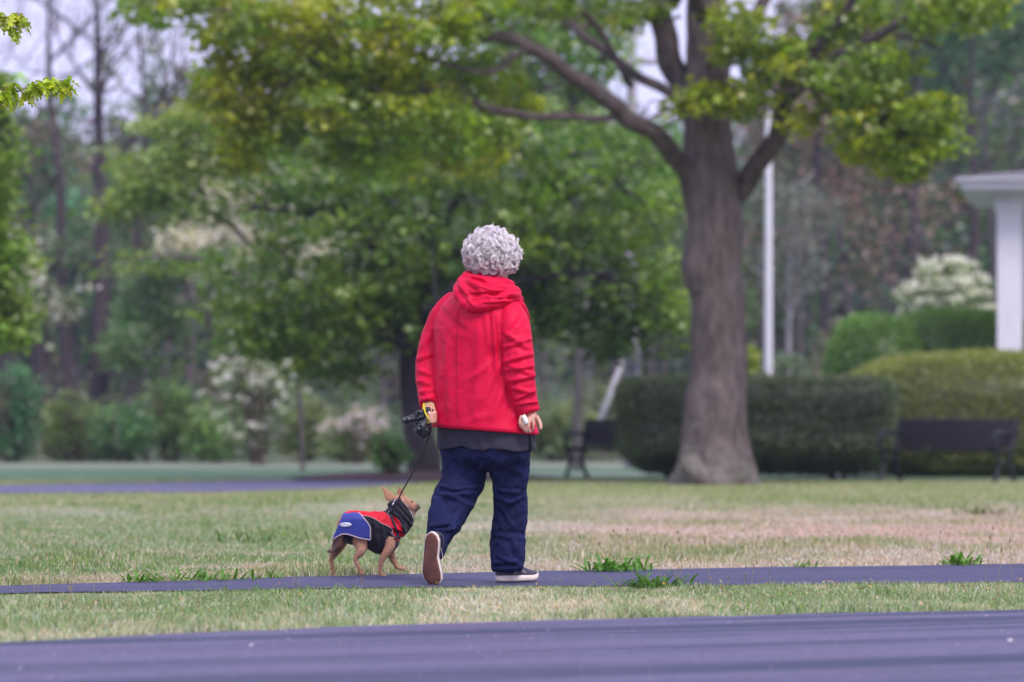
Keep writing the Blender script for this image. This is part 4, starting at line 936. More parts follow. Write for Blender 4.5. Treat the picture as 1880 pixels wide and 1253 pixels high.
mb.add(*ell(hp(0, .085, -.112), (.02, .016, .014), 8, 10, HM)); mb.add(*ell(hp(0, .089, -.070), (.024, .010, .006), 8, 10, HM)); mb.add(*ell(hp(0, .087, -.082), (.022, .010, .006), 8, 10, HM))
for s in (-1, 1):
    mb.add(*ell(hp(s * .076, -.005, -.03), (.010, .020, .032), 10, 12, HM)); mb.add(*ell(hp(s * .036, .074, -.036), (.022, .016, .018), 8, 10, HM)); mb.add(*ell(hp(s * .03, .088, .022), (.022, .010, .006), 8, 10, HM))
arm = lambda P_, r_: mb.add(*tube(P_, r_, 14, 24))
arm([PP(925, 572, -.08), PP(942, 600, -.14), PP(951, 665, -.19), PP(960, 705, -.20), PP(971, 752, -.19), PP(975, 762, -.19)], [.05, .052, .043, .040, .029, .028])
arm([PP(850, 568, .08), PP(803, 605, .13), PP(786, 665, .12), PP(786, 705, .07), PP(789, 742, -.01), PP(789, 750, -.03)], [.05, .050, .042, .038, .027, .026])
# legs
arm([PP(850, 840, .03), PP(845, 890, .02), PP(833, 935, 0), PP(812, 985, -.06), PP(804, 1008, -.11)], [.066, .062, .05, .042, .028])
arm([PP(933, 840, -.03), PP(938, 890, -.0), PP(937, 940, .04), PP(934, 1000, .05), PP(930, 1050, .05)], [.066, .062, .05, .044, .03])
# right hand: palm, knuckles, five bent fingers
def finger(pts, r): mb.add(*tube([PP(*p) for p in pts], r, 10, 16)); mb.add(*ell(PP(*pts[-1]), (r[-1],) * 3, 8, 8)); mb.add(*ell(PP(*pts[0]), (r[0],) * 3, 8, 8))
mb.add(*tube([PP(975, 756, -.19), PP(972, 764, -.20), PP(968, 773, -.205)], [.024, .034, .032], 16, 10, flat=.55))
rf = [.0092, .0088, .0085, .0072]
finger([(957, 766, -.225), (955, 775, -.235), (957, 783, -.228), (962, 787, -.215)], rf)
finger([(964, 769, -.228), (961, 780, -.238), (963, 789, -.230), (967, 793, -.218)], rf)
finger([(971, 770, -.222), (970, 781, -.232), (970, 789, -.224), (973, 793, -.212)], rf)
finger([(979, 769, -.210), (979, 778, -.220), (978, 785, -.214), (979, 789, -.204)], [.0082, .0078, .0072, .0066])
finger([(981, 762, -.18), (988, 772, -.185), (992, 781, -.195), (992, 787, -.20)], [.0125, .011, .0095, .008])
# left hand, curled round the leash handle
mb.add(*tube([PP(789, 746, -.02), PP(788, 755, -.045), PP(786, 764, -.06)], [.024, .032, .030], 14, 10, flat=.6))
for i in range(4):
    y0 = 757 + i * 5.0; finger([(795, y0, -.045), (800, y0 + 1, -.07), (796, y0 + 2.5, -.095), (788, y0 + 3, -.10), (782, y0 + 3, -.085)], [.0090, .0088, .0085, .0080, .0072])
finger([(782, 754, -.05), (778, 762, -.075), (783, 768, -.098)], [.012, .0105, .009])
bm = remesh(mb, .0042, 3); body = link('body', bm, M_skin, person)
mb = MB(); mb.add(*tube([PP(960.5, 764, -.2405), PP(964.5, 772, -.247), PP(966, 778, -.244)], [.0105, .011, .0100], 12, 8)); mb.build('finger_bandage', mat('white_plaster', (.8, .78, .78), .8), person)
M_eye = mat('eye_white', (.7, .7, .7), .2); M_iris = mat('iris_dark', (.05, .07, .09), .2); M_lip = mat('lip', (.45, .16, .15), .5)
for s in (-1, 1):
    mb = MB(); mb.add(*ell(hp(s * .032, .0835, -.001), (.0125, .009, .008), 10, 12, HM)); e_ = mb.build('eye', M_eye, person)
    mb = MB(); mb.add(*ell(hp(s * .033, .0905, -.001), (.005, .003, .005), 8, 10, HM)); mb.build('iris', M_iris, e_)
    mb = MB(); mb.add(*tube([hp(s * .048, .080, .018), hp(s * .033, .095, .024), hp(s * .016, .094, .021)], [.002, .0035, .003], 6, 8)); mb.build('eyebrow', M_hair, person)
mb = MB(); mb.add(*tube([hp(-.022, .094, -.0755), hp(0, .1, -.0745), hp(.022, .094, -.0755)], [.002, .0045, .002], 8, 10)); mb.build('lips', M_lip, person)

# ---- trousers
mb = MB()
def lg(spec, n, th=TH, e=2.0, ratio=.9, **k): mb.add(*gridfaces(rings(refine([s if len(s) > 4 else (*s, ratio) for s in spec], n), ratio, 40, th, e, **k)))
lg([(866, 870, 925, 0, .5), (858, 840, 950, 0, .6), (846, 816, 968, 0, .66), (830, 811, 973, 0, .68), (790, 812, 972, 0, .68), (760, 816, 966, 0, .66)], 22)
lg([(818, 808, 896, .03), (850, 812, 897, .03), (875, 811, 891, .03), (900, 800, 884, .01), (925, 792, 871, -.005), (950, 787, 857, -.03), (970, 784, 845, -.06), (985, 786, 834, -.085), (1000, 786, 824, -.105), (1016, 788, 818, -.12), (1024, 790, 815, -.125)], 34, R(30), ratio=.95, tilt=.15, tiltf=-.35)
lg([(818, 893, 975, -.04), (850, 896, 973, -.035), (880, 903, 970, -.01), (915, 907, 968, .02), (945, 906, 967, .04), (980, 902, 966, .05), (1010, 900, 963, .05), (1030, 901, 962, .05), (1047, 904, 960, .05), (1050, 908, 957, .05)], 34, R(30), ratio=.95)
tr = remesh(mb, .0055, 14)
folds(tr, [((860, 905), (812, 912), 4, .010), ((880, 893), (822, 901), 3, .007), ((870, 930), (815, 905), 5, .007), ((806, 893), (836, 898), 3, .008), ((800, 905), (830, 912), 3, .006), ((862, 935), (905, 870), 5, .006),
  ((790, 968), (826, 960), 3.5, .008), ((790, 975), (838, 972), 3, .007), ((800, 985), (835, 968), 3, .006), ((893, 850), (855, 880), 4, .006), ((897, 850), (925, 890), 5, .006), ((896, 845), (960, 870), 6, .005),
  ((908, 910), (945, 925), 5, .006), ((912, 900), (958, 905), 4, .006), ((925, 925), (965, 912), 4, .005), ((918, 930), (945, 970), 5, .007), ((935, 965), (910, 1000), 6, .006), ((905, 1035), (950, 1030), 4, .007), ((915, 1022), (958, 1040), 3.5, .006), ((905, 1045), (955, 1043), 2.5, .004), ((960, 870), (962, 1030), 1.6, .003), ((845, 940), (812, 1000), 5, .006), ((940, 990), (955, 1025), 5, .006)])
wrinkle(tr, .010, 9, 71); wrinkle(tr, .0035, 30, 73)
link('trousers', tr, M_jean, person)
# ---- shirt hem
mb = MB(); r_ = rings(refine([(760, 806, 978, 0, .7), (790, 805, 979, 0, .7), (812, 806, 979, 0, .7), (823, 807, 979, 0, .7), (824, 810, 976, 0, .7), (812, 812, 974, 0, .69)], 22), .7, 120, TH, 2.2, tilt=-.045)
v_, f_ = gridfaces(r_, cap=False); mb.add(v_, [f_[0]]); me = mb.mesh('s'); v, n = mverts(me); p = topx(v); k = np.clip((p[:, 1] - 780) / 40, 0, 1); v = v + n * (.006 * k * np.sin(p[:, 0] * .16 + np.sin(p[:, 0] * .05) * 3))[:, None]; v[:, 2] += k * .006 * np.sin(p[:, 0] * .09 + 1); setverts(me, v)
link('shirt', me, M_shirt, person)
mb = MB(); mb.add(*bbox(PP(974, 812, -.14), (.012, .012, .09), .003)); mb.build('belt_pouch_strap', M_iron, person)
mb = MB(); mb.add(*ell(PP(955, 803, -.155), (.006, .004, .010), 8, 8)); mb.add(*ell(PP(953, 809, -.155), (.004, .004, .006), 8, 8)); mb.build('zip_pull', mat('red_silver_tag', (.5, .08, .12), .3, metal=.3), person)

# ---- jacket
mb = MB()
mb.add(*gridfaces(rings(refine([(792, 800, 980, 0, .75), (791, 795, 985, 0, .76), (787, 793, 986, 0, .76), (770, 795, 981, 0, .76), (740, 797, 974, 0, .76), (700, 798, 966, 0, .76), (650, 800, 962, 0, .74), (610, 801, 962, 0, .72), (580, 807, 960, 0, .70), (560, 818, 954, .0, .68), (545, 832, 948, 0, .68), (532, 848, 940, 0, .72), (522, 860, 932, 0, .80), (512, 868, 929, 0, .9)], 48), .74, 72, TH, 2.25, tilt=-.075))) 
sl = lambda pts, r: mb.add(*tube([PP(*p) for p in pts], r, 26, 40))
sl([(905, 560, -.05), (925, 566, -.085), (940, 590, -.14), (948, 620, -.175), (951, 655, -.195), (955, 690, -.205), (961, 722, -.20), (968, 748, -.195), (969, 754, -.194), (968, 748, -.195), (967, 738, -.196)],
   [.05, .062, .070, .073, .072, .067, .060, .052, .050, .040, .036])
sl([(868, 555, .05), (838, 560, .09), (815, 585, .125), (800, 620, .14), (792, 655, .13), (788, 685, .10), (788, 712, .06), (789, 734, .01), (789, 741, -.01), (789, 735, 0), (789, 728, .02)],
   [.06, .068, .070, .068, .068, .062, .055, .047, .044, .034, .03])
jk = remesh(mb, .005, 5)
folds(jk, [((905, 570), (910, 680), 5, .010), ((890, 560), (900, 640), 6, .006), ((925, 610), (970, 640), 5, .007), ((922, 640), (975, 622), 4, .007), ((925, 665), (978, 650), 4, .009), ((928, 680), (980, 672), 3.5, .008), ((930, 668), (980, 690), 4, .007), ((935, 700), (985, 690), 4, .008), ((938, 712), (984, 722), 4, .007), ((945, 735), (985, 715), 3.5, .007), ((948, 742), (990, 738), 3, .007), ((960, 580), (930, 625), 6, .007),
  ((768, 680), (795, 690), 4, .008), ((766, 700), (796, 708), 4, .009), ((772, 722), (797, 715), 4, .008), ((765, 662), (795, 650), 4, .007), ((775, 640), (798, 600), 5, .006), ((778, 735), (798, 728), 3, .006), ((800, 600), (812, 700), 6, .005), ((800, 745), (830, 620), 7, .005),
  ((930, 690), (900, 780), 8, .007), ((925, 660), (880, 740), 9, .006), ((948, 740), (935, 792), 6, .007), ((880, 600), (872, 780), 9, .004), ((840, 575), (842, 785), 1.6, .0035), ((815, 560), (860, 600), 7, .005), ((915, 655), (860, 700), 7, .005), ((905, 760), (850, 780), 7, .004), ((820, 610), (826, 780), 7, .004)], hem=782)
wrinkle(jk, .014, 4, 81, ridge=False, hem=776); wrinkle(jk, .0045, 11, 83, (1, 1, .6), hem=776); wrinkle(jk, .0012, 45, 85, hem=776)
jacket = link('jacket', jk, M_red, person)
jb = BVHTree.FromPolygons([tuple(x) for x in mverts(jk)[0]], [tuple(p_.vertices) for p_ in jk.polygons]); M_seam = mat('dark_red_thread', (.30, .0008, .02), .7)
def seam(pts, r=.0013):
    q = []
    for a_, b_ in resample(np.c_[np.array(pts, float), np.zeros(len(pts))], np.ones(len(pts)), 60)[0][:, :2]:
        tg = Vector(PP(a_, b_)); d_ = (tg - Vector((0, 0, CAMH))).normalized(); h_ = jb.ray_cast(tg - d_ * 1.5, d_, 3)
        if h_[0] is not None: q.append(np.array(h_[0]) + np.array(h_[1]) * .0004)
    m = MB(); m.add(*tube(np.array(q), r, 5)); link('seam', m.mesh('x'), M_seam, person)
seam([(842, 575), (840, 640), (842, 720), (843, 782)]); seam([(797, 779), (850, 783), (910, 788), (982, 791)], .0011); seam([(905, 568), (912, 600), (919, 650), (926, 690)], .0014); seam([(950, 744), (968, 748), (988, 744)], .0011)
# hood, hanging in soft folds round a standing collar
mb = MB()
tb = lambda pts, r, fl=1: mb.add(*tube([PP(*p) for p in pts], r, 18, 36, flat=fl))
a = np.linspace(0, 2 * np.pi, 40, endpoint=False)
cr = []
for k, (dz, ra) in enumerate([(560, .115), (530, .098), (512, .082), (503, .076), (503, .066), (515, .064), (530, .064)]):
    cc = PP(897, dz, 0); cr.append(cc + np.stack([np.cos(a) * ra, np.sin(a) * ra * .95, np.cos(a) * -.10 * ra * 2 + .006 * np.sin(5 * a)], -1))
mb.add(*gridfaces(np.array(cr)))
tb([(955, 552, -.04), (946, 549, -.11), (925, 552, -.165), (893, 560, -.185), (866, 562, -.17), (848, 548, -.13), (842, 530, -.07), (850, 518, 0)], [.016, .022, .028, .031, .032, .028, .024, .02])
tb([(950, 538, -.03), (938, 536, -.09), (910, 540, -.135), (880, 540, -.14), (858, 532, -.115), (850, 520, -.06), (856, 510, 0)], [.02, .03, .038, .044, .040, .030, .018])
tb([(938, 524, -.02), (922, 522, -.07), (896, 522, -.10), (872, 518, -.09), (858, 510, -.05), (860, 504, 0)], [.02, .026, .034, .034, .026, .015])
tb([(948, 545, -.09), (955, 560, -.10), (965, 576, -.07), (970, 588, -.03)], [.016, .016, .013, .008])
hd = remesh(mb, .0048, 5)
folds(hd, [((845, 523), (862, 548), 3.5, .012), ((853, 512), (885, 535), 3.5, .010), ((862, 548), (900, 545), 3, .009), ((868, 536), (935, 536), 3, .009), ((870, 525), (945, 545), 3, .009), ((905, 548), (953, 541), 3, .008), ((848, 540), (870, 562), 3, .007), ((880, 512), (930, 530), 3, .007), ((866, 508), (900, 512), 3, .006), ((885, 556), (935, 552), 2.5, .006)])
wrinkle(hd, .008, 10, 91); wrinkle(hd, .0015, 40, 93)
link('hood', hd, M_red, person)

# ---- hair: short dense curls
g = np.random.default_rng(33)
HH = PP(902, 467)
def hairsurf(u):
    """u: unit dirs in head frame (right, forward, up)"""
    b = np.array([.122, .125, .115]); r = 1 / np.sqrt(((u / b) ** 2).sum(1))
    r *= 1 + .11 * (fbm(u, 2.6, 7, 3) - .5) * 2
    r *= 1 - .10 * np.clip(-u[:, 2] - .55, 0, 1)
    return r
th_ = np.linspace(.03, math.pi - .03, 36); ph_ = np.linspace(0, 2 * math.pi, 60, endpoint=False)
u = np.stack([np.sin(th_)[:, None] * np.cos(ph_), np.sin(th_)[:, None] * np.sin(ph_), -np.cos(th_)[:, None] * np.ones(60)], -1).reshape(-1, 3)
def facecut(u):   # no hair over the face
    return (u[:, 1] > .55) & (u[:, 2] < .45) & (np.abs(u[:, 0]) < .62)
rs = hairsurf(u) * .85; rs = np.where(facecut(u) | ((u[:, 2] < -.6) & (u[:, 1] > -.15)), .06, rs)
mb = MB(); uu = u * rs[:, None]; uu[:, 0] *= 1 - .12 * np.clip(uu[:, 2] / .11, 0, 1) ** 1.5; mb.add((HM @ uu.T).T + HH, gridfaces(np.zeros((36, 60, 3)))[1], 0, (.72, .69, .71))
HSH = lambda q: q * np.c_[1 - .12 * np.clip(q[:, 2] / .11, 0, 1) ** 1.5, np.ones(len(q)), np.ones(len(q))]
cnt = 0
while cnt < 1000:
    u0 = unit(g.normal(0, 1, 3))
    if facecut(u0[None])[0] or u0[2] < -.95: continue
    if u0[2] < -.60 and u0[1] > -.15 and u0[0] > -.2: continue
    c0 = u0 * hairsurf(u0[None])[0] * g.uniform(.88, 1.03)
    ax = unit(np.cross(u0, g.normal(0, 1, 3)) + u0 * g.normal(0, .25)); e1 = unit(np.cross(ax, u0)); e2 = np.cross(ax, e1)
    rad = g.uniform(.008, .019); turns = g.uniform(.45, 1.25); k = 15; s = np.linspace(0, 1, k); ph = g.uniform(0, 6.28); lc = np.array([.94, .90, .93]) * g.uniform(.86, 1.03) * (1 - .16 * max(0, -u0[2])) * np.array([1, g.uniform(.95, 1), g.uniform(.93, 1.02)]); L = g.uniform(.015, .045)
    for q in range(18):
        an = s * turns * 2 * np.pi + ph + g.normal(0, .10); rq = rad * g.uniform(.72, 1.18); off = ax * g.normal(0, .0034) + g.normal(0, .0014, 3)
        path = c0 + off + (e1 * np.cos(an)[:, None] + e2 * np.sin(an)[:, None]) * (rq * (1 - .45 * s))[:, None] + ax * (s * L)[:, None]
        w0 = g.uniform(.0004, .0008)
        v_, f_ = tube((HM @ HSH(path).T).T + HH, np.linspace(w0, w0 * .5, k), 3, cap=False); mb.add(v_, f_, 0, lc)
    cnt += 1
for i in range(320):   # fly-away fine strands
    u0 = unit(g.normal(0, 1, 3)); 
    if facecut(u0[None])[0] or u0[2] < -.6: continue
    c0 = u0 * hairsurf(u0[None])[0] * .96; d = unit(g.normal(0, 1, 3)); d2 = unit(np.cross(d, u0)); s = np.linspace(0, 1, 9)[:, None]; an = s * g.uniform(2, 5)
    path = c0 + d2 * np.sin(an) * .014 + u0 * (1 - np.cos(an)) * .007 + d * s * .012
    mb.add(*tube((HM @ HSH(path).T).T + HH, .0005, 3, cap=False))
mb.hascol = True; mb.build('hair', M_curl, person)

# ---- shoes
def shoe(heel, fwd, up, side_sign, L=.265, W_=.094):
    """heel: world point under the heel; fwd/up unit vectors; side_sign +1 right foot"""
    fwd = unit(np.array(fwd, float)); up = unit(np.array(up, float) - fwd * np.dot(up, fwd)); rt = np.cross(fwd, up)
    Mx = np.array([fwd, rt, up]).T; T = lambda P_: (Mx @ (np.asarray(P_, float).reshape(-1, 3) * [L, W_, 1]).T).T + heel
    s = np.linspace(0, 1, 34)
    wp = np.interp(s, [0, .05, .15, .3, .45, .6, .72, .85, .94, 1], [.06, .26, .36, .37, .36, .43, .49, .44, .28, .05])
    cl = side_sign * np.interp(s, [0, .2, .45, .7, 1], [0, .0, .06, .01, -.10])          # centre line sways: arch on the inner side
    sh = thing_part('shoe', T([[.4, 0, .03]])[0])
    def outline(k, z, wk=1): 
        a_ = np.c_[s, cl + wp * wk, np.full(34, z)]; b_ = np.c_[s, cl - wp * wk, np.full(34, z)][::-1]
        o_ = np.vstack([a_, b_]); c_ = o_.mean(0); o_ = c_ + (o_ - c_) * [k, 1, 1]; return o_
    spring = lambda o_: o_ + np.c_[np.zeros((len(o_), 2)), .016 * np.clip((o_[:, 0] - .72) / .28, 0, 1) ** 2]
    lay = [outline(.985, .003, .94), outline(1, .005), outline(1.01, .014, 1.03), outline(1.0, .027, 1.0), outline(.98, .029, .92)]
    m = MB(); v_, f_ = gridfaces(np.array([T(spring(o_)).reshape(-1, 3) for o_ in lay])); m.add(v_, f_); me = m.mesh('x'); link('midsole', me, M_sole, sh)
    bot = [outline(.975, .0035, .91), outline(.98, .0005, .90), outline(.9, .0, .6)]
    m = MB(); v_, f_ = gridfaces(np.array([T(spring(o_)).reshape(-1, 3) for o_ in bot])); m.add(v_, f_); link('outsole', m.mesh('x'), M_outsole, sh)
    # upper
    hs = np.interp(s, [0, .04, .2, .36, .5, .7, .88, .96, 1], [.030, .088, .092, .090, .078, .060, .045, .036, .022])
    R_ = []
    for k in range(34):
        t_ = np.linspace(0, math.pi, 17); ww = wp[k] * (.94 - .25 * np.clip((.3 - s[k]) / .3, 0, 1) * 0)
        top = .24 if s[k] < .4 else 1
        y_ = np.cos(t_) * ww * (1 - .28 * np.sin(t_) ** 3 * (1 if s[k] < .5 else .6)); z_ = .024 + (hs[k] - .024) * np.sin(t_) ** .7
        R_.append(np.c_[np.full(17, s[k] * .985 + .005), cl[k] + y_, z_ + .016 * np.clip((s[k] - .72) / .28, 0, 1) ** 2])
    m = MB(); v_, f_ = gridfaces(np.array([T(r_) for r_ in R_]), closed=False); m.add(v_, f_)
    m.add(*tube(T([[.04, 0, .086], [.12, .26, .088], [.3, .27, .090], [.42, 0, .088], [.3, -.27, .090], [.12, -.26, .088], [.04, 0, .086]]), .006, 8, 40))
    link('upper', m.mesh('x'), M_shoe, sh)
    m = MB()
    for q in range(4): z = .088 - q * .0075; m.add(*tube(T([[.46 + q * .055, -.20, z - .012], [.46 + q * .055, 0, z + .0015], [.46 + q * .055, .20, z - .012]]), .0028, 6, 8))
    link('laces', m.mesh('x'), mat('dark_lace', (.06, .05, .07), .8), sh)
    m = MB(); m.add(*tube(T([[.30, .36, .034], [.45, .40, .05], [.62, .41, .036]]), .0015, 5, 12)); link('stitching', m.mesh('x'), M_sole, sh); m = MB(); m.add(*tube(T([[.30, -.36, .034], [.45, -.36, .05], [.62, -.41, .036]]), .0015, 5, 12)); link('stitching', m.mesh('x'), M_sole, sh)
    return sh
def thing_part(nm, loc):
    o = bpy.data.objects.new(nm, None); C.objects.link(o); o.parent = person; o.matrix_parent_inverse = Matrix.Translation(-person.location); o.location = tuple(loc); o.empty_display_size = .1
    return o
_link = link
def link(name, me, mats, parent=None, **props):
    o = _link(name, me, mats, None, **props)
    if parent is not None:
        o.parent = parent; M_ = Matrix(); q = parent
        while q is not None: M_ = Matrix.Translation(-q.location) @ M_ if q.parent is None else M_; q = q.parent
        loc = parent.location if parent.parent is None or parent.parent.type != 'EMPTY' else parent.location
        o.matrix_parent_inverse = Matrix.Translation(-Vector(loc)) if parent.type == 'EMPTY' else Matrix()
    return o
def ground_at(px, py): return np.array([(px - 940) * (CAMH * F / (py - HOR)) / F, CAMH * F / (py - HOR), .009])
a_ = R(38)
shoe(np.array([PP(911, 1074)[0], 19.42, .012]), (math.cos(a_), math.sin(a_), 0), (0, 0, 1), 1, L=.245, W_=.092)
shoe(PP(794, 975, -.245), (-.005, .10, -1), (-.28, -1, -.10) * np.array([-1, -1, -1]), -1, L=.252, W_=.094)

# ---- bag and leash
M_bag = mat('black_plastic_film', (.015, .018, .03), .25, bump=1, bscale=45, bumpdist=.01, spec=.6)
mb = MB(); mb.add(*ell(PP(777, 784, -.09), (.036, .03, .045), 20, 24)); mb.add(*ell(PP(772, 790, -.10), (.022, .022, .022), 12, 14)); mb.add(*tube([PP(779, 775, -.09), PP(783, 764, -.09), PP(784, 752, -.08)], [.028, .012, .018], 14, 14))
mb.add(*tube([PP(785, 762, -.09), PP(765, 766, -.10), PP(750, 771, -.10), PP(741, 774, -.10)], [.016, .026, .020, .006], 14, 16, flat=.4))
mb.add(*tube([PP(783, 760, -.10), PP(768, 757, -.11), PP(760, 760, -.11)], [.010, .014, .004], 10, 12, flat=.4))
bg_ = remesh(mb, .0035, 2); wrinkle(bg_, .016, 22, 111); wrinkle(bg_, .006, 60, 113)
o = _link('waste_bag', bg_, M_bag); o['label'] = 'crumpled black plastic bag held in the left hand'; o['category'] = 'bag'
t = thing('dog_leash', PP(785, 765, -.08), 'thin black leash with yellow tag from hand to dog', 'leash')
mb = MB(); EL = W(737, 905, 20.33); E2 = W(719, 942, 20.30)
mb.add(*tube([PP(795, 752, -.06), PP(792, 774, -.085), PP(790, 792, -.08), PP(772, 838, .2), EL], [.0045, .0045, .0042, .0036, .0036], 6, 40)); mb.add(*tube([EL, (EL + E2) / 2 + [0, -.02, 0], E2], .004, 6, 10)); link('cord', mb.mesh('x'), mat('black_cord', (.012, .012, .02), .6), t)
mb = MB(); mb.add(*tube([PP(780, 742, -.09), PP(781, 756, -.12), PP(787, 768, -.13), PP(789, 774, -.12), PP(786, 778, -.12)], [.003, .004, .004, .003, .002], 6, 20)); mb.add(*tube([PP(780, 744, -.10), PP(788, 742, -.10), PP(795, 746, -.09), PP(793, 752, -.09)], [.003, .004, .003, .003], 6, 14, flat=.5)); mb.add(*tube([PP(781, 756, -.12), PP(778, 750, -.12), PP(779, 741, -.11)], .003, 6, 10)); link('yellow_tie', mb.mesh('x'), mat('yellow_plastic', (.65, .55, .02), .4), t)
mb = MB(); mb.add(*tube([PP(787, 756, -.095), PP(797, 771, -.085)], [.008, .008], 10, 4)); mb.add(*tube([PP(793, 768, -.09), PP(800, 768, -.085)], .004, 8, 3)); link('handle_clip', mb.mesh('x'), mat('silver_clip', (.6, .6, .65), .3, metal=.8), t)

# ------------------------------------------------------------------ dog
YD = 20.42
def D(zx, zy, dy=0): return W(580 + zx / 5.695, 860 + zy / 5.695, YD + dy)
S_ = YD / F / 5.695      # zoom pixel -> metres
dog = thing('dog', D(480, 1145), 'small tan dog in red, black and blue coat trotting on the path', 'dog')
M_fur = mat('tan_fur', (.42, .20, .105), .8, bump=.6, bscale=90, var=.22, vscale=12, bumpdist=.004, sheen=.2); 
def seg(mb, pts, r, ns=16, n=20, flat=1): mb.add(*tube([D(*p) for p in pts], [q * S_ for q in r], ns, n, flat=flat))
mb = MB()
def trunk_rings(infl=0, x0=0, x1=99, n=40):
    # zx, ztop, zbot, halfwidth, dy : deep chest narrowing to the belly; nose end further from the camera
    sp = np.array([(225, 560, 690, 40, -.03), (270, 500, 730, 78, -.03), (350, 470, 770, 98, -.025), (450, 470, 800, 100, -.015), (560, 475, 840, 105, -.005), (660, 470, 880, 120, .0), (760, 470, 880, 122, .01), (830, 500, 830, 100, .02), (870, 560, 770, 60, .025)], float)
    S2 = refine([tuple(s) for s in sp], n); R_ = []
    t_ = np.linspace(0, 2 * np.pi, 32, endpoint=False)
    for zx, zt, zb, hw, dy in S2:
        c = D(zx, (zt + zb) / 2, dy); hh_ = (zb - zt) / 2 * S_ + infl; ww = hw * S_ + infl
        R_.append(c + np.stack([np.zeros(32), np.cos(t_) * ww, np.sin(t_) * hh_], -1))
    return np.array(R_)
mb.add(*gridfaces(trunk_rings()))
seg(mb, [(790, 620, .015), (820, 520, .02), (850, 420, .02), (880, 350, .02)], [125, 100, 80, 64])       # neck
# head: skull, muzzle
mb.add(*ell(D(875, 350, .02), (78 * S_, 72 * S_, 64 * S_), 18, 22)); mb.add(*ell(D(912, 352, .02), (66 * S_, 60 * S_, 60 * S_), 16, 20))
seg(mb, [(905, 350, .02), (970, 380, .025), (1030, 405, .03), (1072, 425, .03)], [72, 60, 44, 30]); seg(mb, [(930, 410, .02), (1000, 455, .03), (1045, 472, .03)], [40, 26, 16])
# ears
def ear(b0, b1, tip, dy0, dyt, th_=10):
    b0, b1, tip = D(*b0, dy0 - .012), D(*b1, dy0 + .018), D(*tip, dyt); rr_ = []
    for k, s in enumerate(np.linspace(0, 1, 10)):
        c0 = b0 + (tip - b0) * s; c1 = b1 + (tip - b1) * s; m_ = (c0 + c1) / 2; wv = (c1 - c0) / 2 * (1 + .55 * math.sin(math.pi * s)) ; nn_ = unit(np.cross(wv, tip - b0)) * th_ * S_ * (1 - .6 * s)
        t_ = np.linspace(0, 2 * np.pi, 14, endpoint=False); rr_.append(m_ + np.cos(t_)[:, None] * wv + np.sin(t_)[:, None] * nn_ + np.array([0, 0, 0]))
    mb.add(*gridfaces(np.array(rr_)))
ear((752, 345), (838, 312), (688, 174), -.02, -.04); ear((848, 318), (935, 305), (872, 176), .045, .06)
# hind leg (left in the picture)
seg(mb, [(310, 650, .0), (268, 740, .02), (225, 830, .035), (185, 905, .045), (163, 958, .05), (172, 1020, .05), (180, 1080, .05), (186, 1122, .05)], [80, 76, 60, 38, 24, 19, 18, 19], n=34)
seg(mb, [(180, 1122, .05), (205, 1134, .045), (228, 1140, .04)], [22, 22, 15])
# hind leg near, lifted forward
seg(mb, [(420, 650, -.03), (452, 740, -.042), (478, 815, -.058), (470, 870, -.07), (432, 925, -.07), (416, 962, -.07), (440, 1010, -.07), (462, 1065, -.07), (478, 1092, -.07)], [80, 76, 62, 46, 28, 21, 19, 18, 19], n=36)
seg(mb, [(475, 1085, -.07), (492, 1100, -.07), (508, 1108, -.07)], [20, 19, 12])
# front leg near, planted
seg(mb, [(770, 740, -.03), (775, 810, -.048), (745, 870, -.06), (705, 930, -.065), (684, 985, -.065), (674, 1045, -.065), (676, 1090, -.065), (690, 1118, -.065)], [60, 52, 42, 32, 25, 21, 21, 23], n=34)
seg(mb, [(688, 1116, -.065), (715, 1130, -.06), (740, 1138, -.055)], [25, 22, 14])
# front leg far, raised
seg(mb, [(780, 760, .06), (780, 870, .06), (800, 935, .06), (828, 985, .06), (850, 1030, .06), (884, 1046, .06), (914, 1046, .06), (944, 1056, .06)], [60, 44, 34, 26, 21, 19, 22, 15], n=34)
# tail
seg(mb, [(290, 660, -.03), (262, 720, -.04), (238, 790, -.05), (205, 840, -.05), (160, 862, -.05), (122, 866, -.05)], [34, 34, 30, 26, 19, 11], n=26)
dm = remesh(mb, .0042, 4); wrinkle(dm, .003, 26, 121, ridge=False)
# colouring: darker tail and muzzle
v, n_ = mverts(dm); p = topx(v); zx = (p[:, 0] - 580) * 5.695; zy = (p[:, 1] - 860) * 5.695
nf = len(dm.polygons); cen_ = np.zeros(nf * 3); dm.polygons.foreach_get('center', cen_); cp = topx(cen_.reshape(-1, 3)); fx = (cp[:, 0] - 580) * 5.695; fy = (cp[:, 1] - 860) * 5.695
base = np.tile(np.array([.50, .26, .165]), (nf, 1)); nz_ = fbm(cen_.reshape(-1, 3), 22, 3, 3)
def blend(c, k): 
    global base
    base = base + (np.array(c) - base) * np.clip(k, 0, 1)[:, None]
blend((.12, .07, .06), np.clip((300 - fx) / 40, 0, 1) * (np.abs(fy - (866 - (fx - 120) * .0)) < 200) * np.clip(1.2 - np.hypot(fx - 205, (fy - 800) * .55) / 70, 0, 1) * 1.3)
blend((.13, .075, .065), np.clip((175 - fx) / 30, 0, 1) * (fy < 900)); blend((.06, .04, .04), np.clip((fx - 1030) / 40, 0, 1))
blend((.62, .40, .28), (fx > 880) * np.clip((fy - 380) / 60, 0, 1) * (fx < 1030) * .7); blend((.55, .33, .22), np.clip((fy - 760) / 60, 0, 1) * (fx < 560) * (fx > 330) * .35); blend((.30, .10, .07), (fy < 270) * np.clip((fx - 840) / 10, 0, 1) * .7)
base *= (.75 + .5 * nz_)[:, None]
ca = dm.color_attributes.new('Col', 'FLOAT_COLOR', 'CORNER'); tot = np.zeros(nf, dtype=np.int32); dm.polygons.foreach_get('loop_total', tot)
